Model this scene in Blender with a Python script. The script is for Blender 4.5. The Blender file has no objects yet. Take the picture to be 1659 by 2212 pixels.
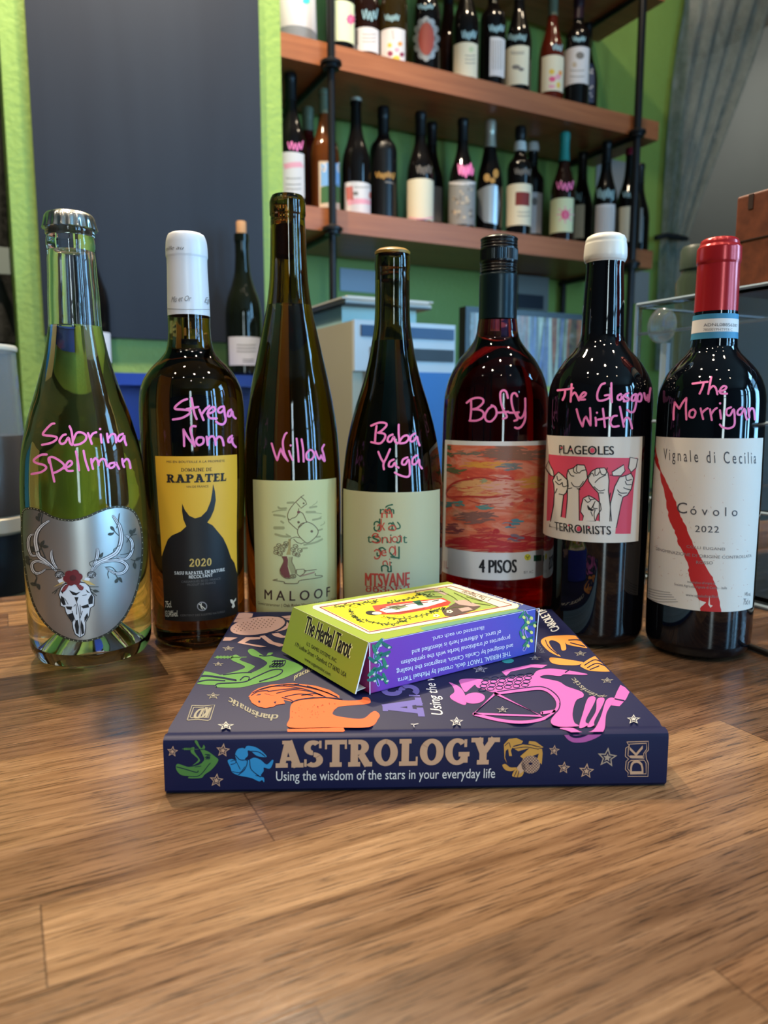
import bpy, math, random
from mathutils import Vector, Matrix
from mathutils.geometry import tessellate_polygon
random.seed(7)
SC = bpy.context.scene
COL = SC.collection
R = math.radians

# ------------------------------------------------------------------ camera
F, CX, CY = 1615.0, 829.5, 1106.0          # focal length and centre, in pixels of the 1659 x 2212 frame
PITCH = R(7.8)
HC = 0.95                                   # height of the bar top
CAMZ = HC + 0.179
CAM = Vector((0, 0, CAMZ))
cd = bpy.data.cameras.new('camera')
cam = bpy.data.objects.new('camera', cd); COL.objects.link(cam)
cam.location = CAM
cam.rotation_euler = (R(90) - PITCH, 0, 0)
cd.sensor_fit = 'VERTICAL'; cd.sensor_height = 36.0
cd.lens = F / 2212.0 * 36.0
cd.clip_start = 0.02; cd.clip_end = 60
cd.dof.use_dof = True
cd.dof.focus_distance = 0.43
cd.dof.aperture_fstop = cd.lens / 2.6
SC.camera = cam

# ------------------------------------------------------------------ render settings and light
SC.view_settings.view_transform = 'Standard'
SC.view_settings.look = 'None'
SC.view_settings.gamma = 1.0
SC.view_settings.use_curve_mapping = False
SC.view_settings.exposure = -0.26
cy = SC.cycles
cy.use_denoising = True
cy.max_bounces = 14; cy.diffuse_bounces = 3; cy.glossy_bounces = 4
cy.transmission_bounces = 12; cy.transparent_max_bounces = 16; cy.volume_bounces = 0
cy.sample_clamp_indirect = 4.0
cy.blur_glossy = 0.5
cy.caustics_reflective = False

w = bpy.data.worlds.new('world'); SC.world = w; w.use_nodes = True
w.node_tree.nodes['Background'].inputs[0].default_value = (0.55, 0.72, 1.0, 1)
w.node_tree.nodes['Background'].inputs[1].default_value = 0.6

TH = R(27.0)                                # the room stands turned against the camera
U = Vector((math.cos(TH), math.sin(TH), 0)); V = Vector((-math.sin(TH), math.cos(TH), 0))
def uv(u, v, z=0.0): return U * u + V * v + Vector((0, 0, z))
V_WALL, V_PIER, V_SHELF = 1.93, 1.60, 1.64
U_RIGHT, U_LEFT, V_FRONT, Z_CEIL = 3.3, -2.6, -3.2, 2.9
U_SHOP = 2.35                               # the right wall beside the bar stands nearer than that of the back room

def lamp(kind, name, loc, power, col, size=0.05, rot=None, size_y=None):
    l = bpy.data.lights.new(name, kind); l.energy = power; l.color = col
    o = bpy.data.objects.new(name, l); COL.objects.link(o); o.location = loc
    if kind == 'AREA':
        l.shape = 'RECTANGLE'; l.size = size; l.size_y = size_y or size
    else:
        l.shadow_soft_size = size
    if rot is not None: o.rotation_euler = rot
    return o
DAY = (0.27, 0.62, 1.0); SKYW = (0.72, 0.9, 0.95); WARM = (1.0, 0.82, 0.60)
# daylight through the tall narrow windows of the right wall and of the front wall
for (v_, w_, p_) in ((-2.82, 0.34, 78), (-2.05, 0.40, 88), (-0.62, 0.50, 84)):
    lamp('AREA', 'daylight_right', uv(U_SHOP - 0.05, v_, 1.65), p_, DAY, w_, (R(90), 0, TH + R(90)), 1.8)
lamp('AREA', 'daylight_front_right', uv(1.6, V_FRONT + 0.05, 1.65), 46, DAY, 0.30, (R(-90), 0, TH + R(180)), 1.7)
lamp('AREA', 'daylight_front_left', uv(-0.9, V_FRONT + 0.05, 1.65), 38, SKYW, 0.30, (R(-90), 0, TH + R(180)), 1.7)
# warm spots over the bar, aimed down
def spot(u_, v_, p_, cone=100):
    o = lamp('SPOT', 'ceiling_spot', uv(u_, v_, Z_CEIL - 0.2), p_, WARM, 0.035, (0, 0, 0)); o.data.spot_size = R(cone); o.data.spot_blend = 0.6; return o
for (u_, v_, p_) in ((-0.75, 0.35, 34), (-0.15, 0.55, 26), (0.45, 0.35, 24), (0.95, 0.15, 18), (-0.5, -0.25, 26), (0.15, -0.15, 26), (0.7, -0.5, 18), (-1.2, 0.1, 18), (-0.2, -0.9, 14), (0.5, -1.1, 14)):
    spot(u_, v_, p_ * 0.74)
for (u_, v_, p_) in ((0.02, 1.24, 150), (0.52, 1.28, 120)): spot(u_, v_, p_, 92)
for (u_, v_, p_) in ((0.95, 1.22, 20), (1.55, 1.22, 6)): lamp('POINT', 'ceiling_lamp', uv(u_, v_, Z_CEIL - 0.15), p_, WARM, 0.03)
# unseen fill light, added to brighten the back room behind the doorway
lamp('POINT', 'back_room_fill', uv(2.7, 2.6, 2.6), 9, (1.0, 0.95, 0.85), 0.06)

# ------------------------------------------------------------------ pixel rays
CP, SP = math.cos(PITCH), math.sin(PITCH)
def ray(px, py):
    x = (px - CX) / F; y = -(py - CY) / F
    return Vector((x, CP + y * SP, -SP + y * CP))
def on_z(px, py, z):
    d = ray(px, py); return CAM + d * ((z - CAMZ) / d.z)
def on_plane(px, py, o, n):
    d = ray(px, py); return CAM + d * ((o - CAM).dot(n) / d.dot(n))
def on_v(px, py, v): return on_plane(px, py, V * v, V)
def on_u(px, py, u): return on_plane(px, py, U * u, U)
def proj(p):
    q = p - CAM
    z = q.y * CP - q.z * SP; y = q.y * SP + q.z * CP
    return (CX + F * q.x / z, CY - F * y / z)
def UV(p): return (p.dot(U), p.dot(V))

# ------------------------------------------------------------------ materials
def lin(c):
    out = []
    for k in c[:3]:
        k /= 255.0
        out.append(k / 12.92 if k <= 0.04045 else ((k + 0.055) / 1.055) ** 2.4)
    return (out[0], out[1], out[2], 1.0)
MATS = {}
def mat(name, col=(128, 128, 128), rough=0.5, metal=0.0, trans=0.0, ior=1.45, emit=None, estr=1.0, alpha=1.0, coat=0.0, spec=0.5):
    if name in MATS: return MATS[name]
    m = bpy.data.materials.new(name); m.use_nodes = True
    b = m.node_tree.nodes['Principled BSDF']
    b.inputs['Base Color'].default_value = lin(col)
    b.inputs['Roughness'].default_value = rough
    b.inputs['Metallic'].default_value = metal
    b.inputs['Transmission Weight'].default_value = trans
    b.inputs['IOR'].default_value = ior
    b.inputs['Alpha'].default_value = alpha
    b.inputs['Coat Weight'].default_value = coat
    b.inputs['Specular IOR Level'].default_value = spec
    if emit:
        b.inputs['Emission Color'].default_value = lin(emit); b.inputs['Emission Strength'].default_value = estr
    MATS[name] = m
    return m
class NT:
    """small helper to wire nodes"""
    def __init__(s, m): s.t = m.node_tree; s.b = s.t.nodes.get('Principled BSDF')
    def n(s, ty, **kw):
        nd = s.t.nodes.new(ty)
        for k, v in kw.items(): setattr(nd, k, v)
        return nd
    def l(s, a, b): s.t.links.new(a, b)
    def math(s, op, a, b=None):
        nd = s.n('ShaderNodeMath', operation=op)
        for i, v in enumerate((a, b)):
            if v is None: continue
            if isinstance(v, (int, float)): nd.inputs[i].default_value = v
            else: s.l(v, nd.inputs[i])
        return nd.outputs[0]
    def ramp(s, fac, stops):
        nd = s.n('ShaderNodeValToRGB'); e = nd.color_ramp.elements
        while len(e) < len(stops): e.new(0.5)
        for k, (p, c) in enumerate(stops): e[k].position = p; e[k].color = lin(c)
        s.l(fac, nd.inputs[0]); return nd.outputs[0]
    def noise(s, vec, scale, detail=4, rough=0.5, dist=0.0):
        nd = s.n('ShaderNodeTexNoise'); nd.inputs['Scale'].default_value = scale
        nd.inputs['Detail'].default_value = detail; nd.inputs['Roughness'].default_value = rough; nd.inputs['Distortion'].default_value = dist
        if vec is not None: s.l(vec, nd.inputs['Vector'])
        return nd.outputs['Fac']
    def mapping(s, vec, scale=(1, 1, 1), loc=(0, 0, 0), rot=(0, 0, 0)):
        nd = s.n('ShaderNodeMapping'); nd.inputs['Scale'].default_value = scale; nd.inputs['Location'].default_value = loc; nd.inputs['Rotation'].default_value = rot
        s.l(vec, nd.inputs['Vector']); return nd.outputs[0]
    def mix(s, fac, a, b, mode='MIX'):
        nd = s.n('ShaderNodeMix', data_type='RGBA', blend_type=mode)
        if isinstance(fac, (int, float)): nd.inputs[0].default_value = fac
        else: s.l(fac, nd.inputs[0])
        for i, v in ((6, a), (7, b)):
            if isinstance(v, tuple): nd.inputs[i].default_value = lin(v)
            else: s.l(v, nd.inputs[i])
        return nd.outputs[2]
    def obj(s): return s.n('ShaderNodeTexCoord').outputs['Object']
    def bump(s, h, strength=0.2, dist=0.002):
        nd = s.n('ShaderNodeBump'); nd.inputs['Strength'].default_value = strength; nd.inputs['Distance'].default_value = dist
        s.l(h, nd.inputs['Height']); s.l(nd.outputs[0], s.b.inputs['Normal'])

def absorb(name, col, dens, ior=1.38, rough=0.0, tint=(255, 255, 255)):
    """clear solid that drinks light on the way through"""
    if name in MATS: return MATS[name]
    m = mat(name, tint, rough, 0, 1.0, ior)
    k = NT(m); a = k.n('ShaderNodeVolumeAbsorption')
    a.inputs['Color'].default_value = lin(col); a.inputs['Density'].default_value = dens
    k.l(a.outputs[0], k.t.nodes['Material Output'].inputs['Volume'])
    return m
def wine_mat(name, col, dens):
    if name in MATS: return MATS[name]
    m = bpy.data.materials.new(name); m.use_nodes = True; t = m.node_tree
    t.nodes.remove(t.nodes['Principled BSDF'])
    a = t.nodes.new('ShaderNodeBsdfTransparent'); v = t.nodes.new('ShaderNodeVolumeAbsorption')
    v.inputs['Color'].default_value = lin(col); v.inputs['Density'].default_value = dens
    t.links.new(a.outputs[0], t.nodes['Material Output'].inputs['Surface']); t.links.new(v.outputs[0], t.nodes['Material Output'].inputs['Volume'])
    MATS[name] = m
    return m

# ------------------------------------------------------------------ objects
def tag(o, label=None, cat=None, group=None, kind=None):
    if label: o['label'] = label
    if cat: o['category'] = cat
    if group: o['group'] = group
    if kind: o['kind'] = kind
    return o
def thing(name, label, cat, loc=(0, 0, 0), rz=0.0, group=None):
    o = bpy.data.objects.new(name, None); COL.objects.link(o)
    o.location = loc; o.rotation_euler = (0, 0, rz); o.empty_display_size = 0.02
    return tag(o, label, cat, group)
def link(name, verts, faces, mats, parent=None, midx=None, smooth=False, world=True, label=None):
    """one mesh object; verts are world points unless world is False"""
    me = bpy.data.meshes.new(name)
    if parent is not None and world:
        pm = Matrix.Translation(parent.location) @ parent.rotation_euler.to_matrix().to_4x4()
        if parent.parent is not None:
            g = parent.parent
            pm = (Matrix.Translation(g.location) @ g.rotation_euler.to_matrix().to_4x4()) @ pm
        inv = pm.inverted()
        verts = [inv @ Vector(v) for v in verts]
    me.from_pydata([tuple(v) for v in verts], [], faces)
    for m in (mats if isinstance(mats, (list, tuple)) else [mats]): me.materials.append(m)
    if midx is not None: me.polygons.foreach_set('material_index', midx)
    if smooth: me.polygons.foreach_set('use_smooth', [True] * len(me.polygons))
    me.update()
    o = bpy.data.objects.new(name, me); COL.objects.link(o)
    if parent is not None: o.parent = parent
    if label: o['label'] = label
    return o
class MB:
    """collects simple solids, then links them as one mesh"""
    def __init__(s): s.v = []; s.f = []
    def raw(s, v, f):
        k = len(s.v); s.v += [Vector(p) for p in v]; s.f += [tuple(i + k for i in q) for q in f]; return s
    def box(s, o, ex, ey, ez):
        """o a corner, ex ey ez edge vectors"""
        o, ex, ey, ez = Vector(o), Vector(ex), Vector(ey), Vector(ez)
        v = [o, o + ex, o + ex + ey, o + ey, o + ez, o + ex + ez, o + ex + ey + ez, o + ey + ez]
        f = [(0, 3, 2, 1), (4, 5, 6, 7), (0, 1, 5, 4), (1, 2, 6, 5), (2, 3, 7, 6), (3, 0, 4, 7)]
        if ex.cross(ey).dot(ez) < 0: f = [q[::-1] for q in f]
        return s.raw(v, f)
    def room(s, u0, u1, v0, v1, z0, z1): return s.box(uv(u0, v0, z0), U * (u1 - u0), V * (v1 - v0), Vector((0, 0, z1 - z0)))
    def rbox(s, o, ex, ey, ez, b):
        """box with bevelled edges: three crossing slabs' hull approximated by a chamfered box"""
        o, ex, ey, ez = Vector(o), Vector(ex), Vector(ey), Vector(ez)
        c = o + (ex + ey + ez) / 2; hx, hy, hz = ex.length / 2, ey.length / 2, ez.length / 2
        X, Y, Z = ex.normalized(), ey.normalized(), ez.normalized()
        import bmesh
        bm = bmesh.new(); bmesh.ops.create_cube(bm, size=2.0)
        for q in bm.verts: q.co = Vector((q.co.x * hx, q.co.y * hy, q.co.z * hz))
        bmesh.ops.bevel(bm, geom=list(bm.edges), offset=b, segments=3, profile=0.5, affect='EDGES')
        bm.verts.index_update()
        v = [c + X * q.co.x + Y * q.co.y + Z * q.co.z for q in bm.verts]
        f = [tuple(k.index for k in g.verts) for g in bm.faces]
        if X.cross(Y).dot(Z) < 0: f = [q[::-1] for q in f]
        bm.free()
        return s.raw(v, f)
    def tube(s, pts, r, n=12, cap=True):
        pts = [Vector(p) for p in pts]; k = len(s.v); rr = r if isinstance(r, (list, tuple)) else [r] * len(pts)
        prev = None
        for i, p in enumerate(pts):
            d = (pts[min(i + 1, len(pts) - 1)] - pts[max(i - 1, 0)]).normalized()
            a = prev if prev is not None else (Vector((0, 0, 1)) if abs(d.z) < 0.9 else Vector((1, 0, 0)))
            x = d.cross(a).normalized() if prev is None else (prev - d * prev.dot(d)).normalized()
            prev = x; y = d.cross(x)
            for j in range(n):
                t = 2 * math.pi * j / n
                s.v.append(p + (x * math.cos(t) + y * math.sin(t)) * rr[i])
        for i in range(len(pts) - 1):
            for j in range(n):
                a0 = k + i * n + j; a1 = k + i * n + (j + 1) % n
                s.f.append((a0, a1, a1 + n, a0 + n))
        if cap:
            s.f.append(tuple(k + j for j in range(n))[::-1]); s.f.append(tuple(k + (len(pts) - 1) * n + j for j in range(n)))
        return s
    def lathe(s, c, prof, n=48, a0=0.0, flute=None):
        """prof: (r, z) from bottom to top; ends with r 0 close themselves"""
        k = len(s.v); rings = []
        for (r, z) in prof:
            if r <= 1e-6: rings.append([len(s.v)]); s.v.append(Vector((c[0], c[1], z))); continue
            ring = []
            for j in range(n):
                t = a0 + 2 * math.pi * j / n; q = r
                if flute: q = r * (1 + flute(t, z))
                ring.append(len(s.v)); s.v.append(Vector((c[0] + q * math.cos(t), c[1] + q * math.sin(t), z)))
            rings.append(ring)
        for a, b in zip(rings, rings[1:]):
            if len(a) == 1 and len(b) == 1: continue
            for j in range(n):
                j2 = (j + 1) % n
                if len(a) == 1: s.f.append((a[0], b[j2], b[j]))
                elif len(b) == 1: s.f.append((a[j], a[j2], b[0]))
                else: s.f.append((a[j], a[j2], b[j2], b[j]))
        return s
    def prism(s, poly, ext):
        """poly: planar list of points; ext: extrusion vector"""
        poly = [Vector(p) for p in poly]; ext = Vector(ext); n = len(poly); k = len(s.v)
        nn = Vector((0, 0, 0))
        for i in range(n): nn += poly[i].cross(poly[(i + 1) % n])
        if nn.dot(ext) < 0: poly.reverse()
        s.v += poly + [p + ext for p in poly]
        for t in tessellate_polygon([poly]):
            t = list(t)
            m = (poly[t[1]] - poly[t[0]]).cross(poly[t[2]] - poly[t[0]])
            if m.dot(ext) > 0: t = t[::-1]
            s.f.append(tuple(k + i for i in t)); s.f.append(tuple(k + n + i for i in t[::-1]))
        for i in range(n):
            j = (i + 1) % n; s.f.append((k + i, k + j, k + n + j, k + n + i))
        return s
    def build(s, name, m, parent=None, smooth=False, label=None, world=True):
        o = link(name, s.v, s.f, m, parent, None, False, world, label)
        if smooth:
            me = o.data; me.polygons.foreach_set('use_smooth', [True] * len(me.polygons))
            try: me.set_sharp_from_angle(angle=R(38))
            except Exception: pass
        return o

# ------------------------------------------------------------------ surfaces that take print and ink
class Plane:
    ds = None
    def __init__(s, o, ex, ey, n): s.o, s.ex, s.ey, s.n = Vector(o), Vector(ex).normalized(), Vector(ey).normalized(), Vector(n).normalized()
    def loc(s, px, py):
        p = on_plane(px, py, s.o, s.n) - s.o; return (p.dot(s.ex), p.dot(s.ey))
    def pt(s, a, b, off): return s.o + s.ex * a + s.ey * b + s.n * off
def pchip(xs, ys):
    n = len(xs); h = [xs[i + 1] - xs[i] for i in range(n - 1)]; d = [(ys[i + 1] - ys[i]) / h[i] for i in range(n - 1)]
    m = [d[0]] + [0.0] * (n - 2) + [d[-1]]
    for i in range(1, n - 1):
        if d[i - 1] * d[i] > 0:
            w1 = 2 * h[i] + h[i - 1]; w2 = h[i] + 2 * h[i - 1]; m[i] = (w1 + w2) / (w1 / d[i - 1] + w2 / d[i])
    def f(x):
        if x <= xs[0]: return ys[0]
        if x >= xs[-1]: return ys[-1]
        lo, hi = 0, n - 1
        while hi - lo > 1:
            k = (lo + hi) // 2
            if xs[k] <= x: lo = k
            else: hi = k
        t = (x - xs[lo]) / h[lo]; a = ys[lo]; b = ys[lo + 1]
        return a * (1 + 2 * t) * (1 - t) ** 2 + h[lo] * m[lo] * t * (1 - t) ** 2 + b * t * t * (3 - 2 * t) + h[lo] * m[lo + 1] * t * t * (t - 1)
    return f
class Rev:
    """surface of revolution about a standing axis"""
    ds = 0.003
    def __init__(s, cx, cy_, prof, r0):
        s.c = Vector((cx, cy_, 0)); s.prof = prof; s.r0 = r0
        e = Vector((-cx, -cy_, 0)).normalized(); s.e = e; s.w = Vector((-e.y, e.x, 0))
    def loc(s, px, py):
        d = ray(px, py); hl = math.hypot(d.x, d.y); dx, dy = d.x / hl, d.y / hl; sl = d.z / hl
        b = s.c.x * dx + s.c.y * dy; q2 = s.c.x ** 2 + s.c.y ** 2 - b * b
        r = s.r0
        for _ in range(14):
            disc = r * r - q2
            t = b - (math.sqrt(disc) if disc > 0 else 0.0)
            z = CAMZ + sl * t; r = 0.5 * r + 0.5 * max(s.prof(z), 1e-4)
        p = Vector((dx * t, dy * t, 0)) - s.c
        return (math.atan2(p.dot(s.w), p.dot(s.e)) * s.r0, z)
    def pt(s, a, z, off):
        t = a / s.r0; r = s.prof(z) + off
        return s.c + (s.e * math.cos(t) + s.w * math.sin(t)) * r + Vector((0, 0, z))

    def nrm(s, a, z):
        t = a / s.r0; d = (s.prof(z + 0.0005) - s.prof(z - 0.0005)) / 0.001
        return (s.e * math.cos(t) + s.w * math.sin(t) - Vector((0, 0, d))).normalized()

def clip(poly, ax, lim, keep_less):
    out = []; n = len(poly)
    for i in range(n):
        p, q = poly[i], poly[(i + 1) % n]
        a = (p[ax] <= lim) if keep_less else (p[ax] >= lim); b = (q[ax] <= lim) if keep_less else (q[ax] >= lim)
        if a: out.append(p)
        if a != b:
            t = (lim - p[ax]) / (q[ax] - p[ax]); out.append((p[0] + (q[0] - p[0]) * t, p[1] + (q[1] - p[1]) * t))
    return out
_TX = {}
def text_mesh(s, space=1.0, shear=0.0):
    """flat triangles of a line of writing: x from 0 to 1, cap height 1"""
    key = (s, space, shear)
    if key in _TX: return _TX[key]
    def raw(body):
        cu = bpy.data.curves.new('t', 'FONT'); cu.body = body; cu.size = 1.0; cu.space_character = space; cu.shear = shear
        cu.resolution_u = 3; cu.fill_mode = 'FRONT'
        o = bpy.data.objects.new('t', cu); COL.objects.link(o)
        dg = bpy.context.evaluated_depsgraph_get(); me = o.evaluated_get(dg).to_mesh()
        me.calc_loop_triangles()
        v = [(p.co.x, p.co.y) for p in me.vertices]; t = [tuple(q.vertices) for q in me.loop_triangles]
        o.evaluated_get(dg).to_mesh_clear(); bpy.data.objects.remove(o); bpy.data.curves.remove(cu)
        return v, t
    if 'cap' not in _TX: _TX['cap'] = max(p[1] for p in raw('H')[0])
    cap = _TX['cap']; v, t = raw(s)
    x0 = min(p[0] for p in v); x1 = max(p[0] for p in v)
    _TX[key] = ([((p[0] - x0) / (x1 - x0), p[1] / cap) for p in v], t)
    return _TX[key]
# --- slab serif capitals, figures: strokes in a box 1 high
def _slab(ch, t, sv):
    """convex pieces and advance of a slab letter; t stem, sv serif reach"""
    P = []
    h = t * 0.62
    def bar(x0, y0, x1, y1, wd=None):
        wd = wd or t; dx, dy = x1 - x0, y1 - y0; L = math.hypot(dx, dy); nx, ny = -dy / L * wd / 2, dx / L * wd / 2
        P.append([(x0 + nx, y0 + ny), (x1 + nx, y1 + ny), (x1 - nx, y1 - ny), (x0 - nx, y0 - ny)])
    def stem(x, y0=0.0, y1=1.0): P.append([(x - t / 2, y0), (x + t / 2, y0), (x + t / 2, y1), (x - t / 2, y1)])
    def ser(x, y, l=None, r=None):
        l = t / 2 + sv if l is None else l; r = t / 2 + sv if r is None else r
        y0, y1 = (0, h) if y == 0 else (1 - h, 1)
        P.append([(x - l, y0), (x + r, y0), (x + r, y1), (x - l, y1)])
    def hb(x0, x1, y0, y1): P.append([(x0, y0), (x1, y0), (x1, y1), (x0, y1)])
    def arc(cx_, cy_, rx, ry, a0, a1, tx=None, ty=None):
        tx = tx or t; ty = ty or h; n = max(4, int(abs(a1 - a0) / 12))
        for i in range(n):
            b0 = R(a0 + (a1 - a0) * i / n); b1 = R(a0 + (a1 - a0) * (i + 1) / n)
            P.append([(cx_ + rx * math.cos(b0), cy_ + ry * math.sin(b0)), (cx_ + rx * math.cos(b1), cy_ + ry * math.sin(b1)),
                      (cx_ + (rx - tx) * math.cos(b1), cy_ + (ry - ty) * math.sin(b1)), (cx_ + (rx - tx) * math.cos(b0), cy_ + (ry - ty) * math.sin(b0))])
    L0 = t / 2 + sv
    if ch == 'A':
        bar(L0, 0.02, 0.44, 0.98, t * 0.8); bar(0.86 - L0 * 0.3, 0.02, 0.46, 0.98, t * 1.05); hb(0.24, 0.66, 0.26, 0.26 + h * 0.8)
        ser(L0, 0); ser(0.86 - L0 * 0.3, 0); hb(0.24, 0.52, 1 - h * 0.8, 1); a = 0.86 + sv
    elif ch == 'B': stem(L0); ser(L0, 0, None, t / 2); ser(L0, 1, None, t / 2); arc(0.38, 0.74, 0.28, 0.26, -90, 90); arc(0.4, 0.27, 0.32, 0.27, -90, 90); hb(L0, 0.4, 0, h); hb(L0, 0.4, 1 - h, 1); hb(L0, 0.4, 0.48, 0.48 + h); a = 0.74
    elif ch == 'C': arc(0.42, 0.5, 0.42, 0.5, 45, 315); hb(0.68, 0.76, 0.66, 0.95); a = 0.8
    elif ch == 'D': stem(L0); ser(L0, 0, None, t / 2); ser(L0, 1, None, t / 2); arc(0.36, 0.5, 0.46, 0.5, -90, 90); hb(L0, 0.37, 0, h); hb(L0, 0.37, 1 - h, 1); a = 0.84
    elif ch == 'E' or ch == 'F':
        stem(L0); ser(L0, 0, None, t / 2 + (0 if ch == 'E' else sv)); hb(0, 0.66, 1 - h, 1); hb(0.60, 0.66, 0.72, 1); hb(L0, 0.52, 0.46, 0.46 + h)
        if ch == 'E': hb(0, 0.68, 0, h); hb(0.62, 0.68, 0, 0.28)
        a = 0.70
    elif ch == 'G': arc(0.44, 0.5, 0.44, 0.5, 45, 340); P.append([(0.84 - t, 0.08), (0.84, 0.08), (0.84, 0.48), (0.84 - t, 0.48)]); hb(0.5, 0.9, 0.48 - h, 0.48); hb(0.70, 0.80, 0.66, 0.95); a = 0.9
    elif ch == 'I': stem(L0); ser(L0, 0); ser(L0, 1); a = 2 * L0
    elif ch == 'L': stem(L0); ser(L0, 0); ser(L0, 1); hb(0, 0.68, 0, h); hb(0.61, 0.68, 0, 0.34); a = 0.70
    elif ch == 'M': stem(L0); stem(0.94 - L0 + sv * .5); bar(L0, 0.95, 0.47, 0.15, t * .8); bar(0.94 - L0 + sv * .5, 0.95, 0.47, 0.15, t * .8); ser(L0, 0); ser(0.94 - L0 + sv * .5, 0); ser(L0, 1, None, 0); ser(0.94 - L0 + sv * .5, 1, 0); a = 0.97
    elif ch == 'N': stem(L0, 0, 1); stem(0.78); bar(L0, 0.93, 0.78, 0.07); ser(L0, 0); ser(L0, 1, None, t / 2); ser(0.78, 1); a = 0.80 + sv
    elif ch == 'O' or ch == '0':
        k = 0.44 if ch == 'O' else 0.32
        arc(k, 0.5, k, 0.5, 0, 360); a = 2 * k
    elif ch in 'PR':
        stem(L0); ser(L0, 0); ser(L0, 1, None, t / 2); arc(0.42, 0.72, 0.33, 0.28, -90, 90); hb(L0, 0.43, 1 - h, 1); hb(L0, 0.43, 0.44, 0.44 + h); a = 0.76
        if ch == 'R': bar(0.46, 0.46, 0.72, 0.04, t * 0.95); hb(0.60, 0.88, 0, h); a = 0.88
    elif ch == 'S':
        arc(0.36, 0.725, 0.33, 0.275, 40, 270, t * .9, h); arc(0.38, 0.275, 0.35, 0.275, -140, 90, t * .9, h); hb(0.58, 0.67, 0.70, 0.98); hb(0.04, 0.13, 0.02, 0.30); a = 0.74
    elif ch == 'T': stem(0.40); ser(0.40, 0); hb(0, 0.80, 1 - h, 1); hb(0, 0.075, 0.66, 1); hb(0.725, 0.80, 0.66, 1); a = 0.80
    elif ch == 'U': stem(L0, 0.3, 1); stem(0.76, 0.3, 1); ser(L0, 1); ser(0.76, 1); arc((L0 + 0.76) / 2, 0.34, (0.76 - L0) / 2 + t / 2, 0.34, 180, 360); a = 0.78 + sv
    elif ch == 'V': bar(L0, 0.98, 0.44, 0.03); bar(0.86, 0.98, 0.46, 0.03, t * .8); ser(L0, 1); ser(0.86, 1); a = 0.88 + sv
    elif ch == 'Y': bar(L0, 0.98, 0.44, 0.44, t * .95); bar(0.86 - sv * 0.3, 0.98, 0.46, 0.44, t * .85); stem(0.45, 0, 0.5); ser(0.45, 0); ser(L0, 1); ser(0.86 - sv * 0.3, 1); a = 0.88 + sv
    elif ch == '2': arc(0.30, 0.70, 0.30, 0.30, 0, 170); bar(0.55, 0.66, 0.08, 0.08, t * .85); hb(0, 0.62, 0, h); hb(0.55, 0.62, 0, 0.26); a = 0.64
    elif ch == '1': stem(0.2); ser(0.2, 0); bar(0.02, 0.8, 0.2, 0.97, t * .6); a = 0.36
    else: a = 0.34
    return P, a
def slab_mesh(s, t=0.2, sv=0.1, gap=0.08):
    V_, T_, x = [], [], 0.0
    for ch in s:
        ps, a = _slab(ch, t, sv)
        for p in ps:
            k = len(V_); V_ += [(q[0] + x, q[1]) for q in p]; T_.append(tuple(range(k, k + len(p))))
        x += a + gap
    x -= gap
    return [(p[0] / x, p[1]) for p in V_], T_

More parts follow.
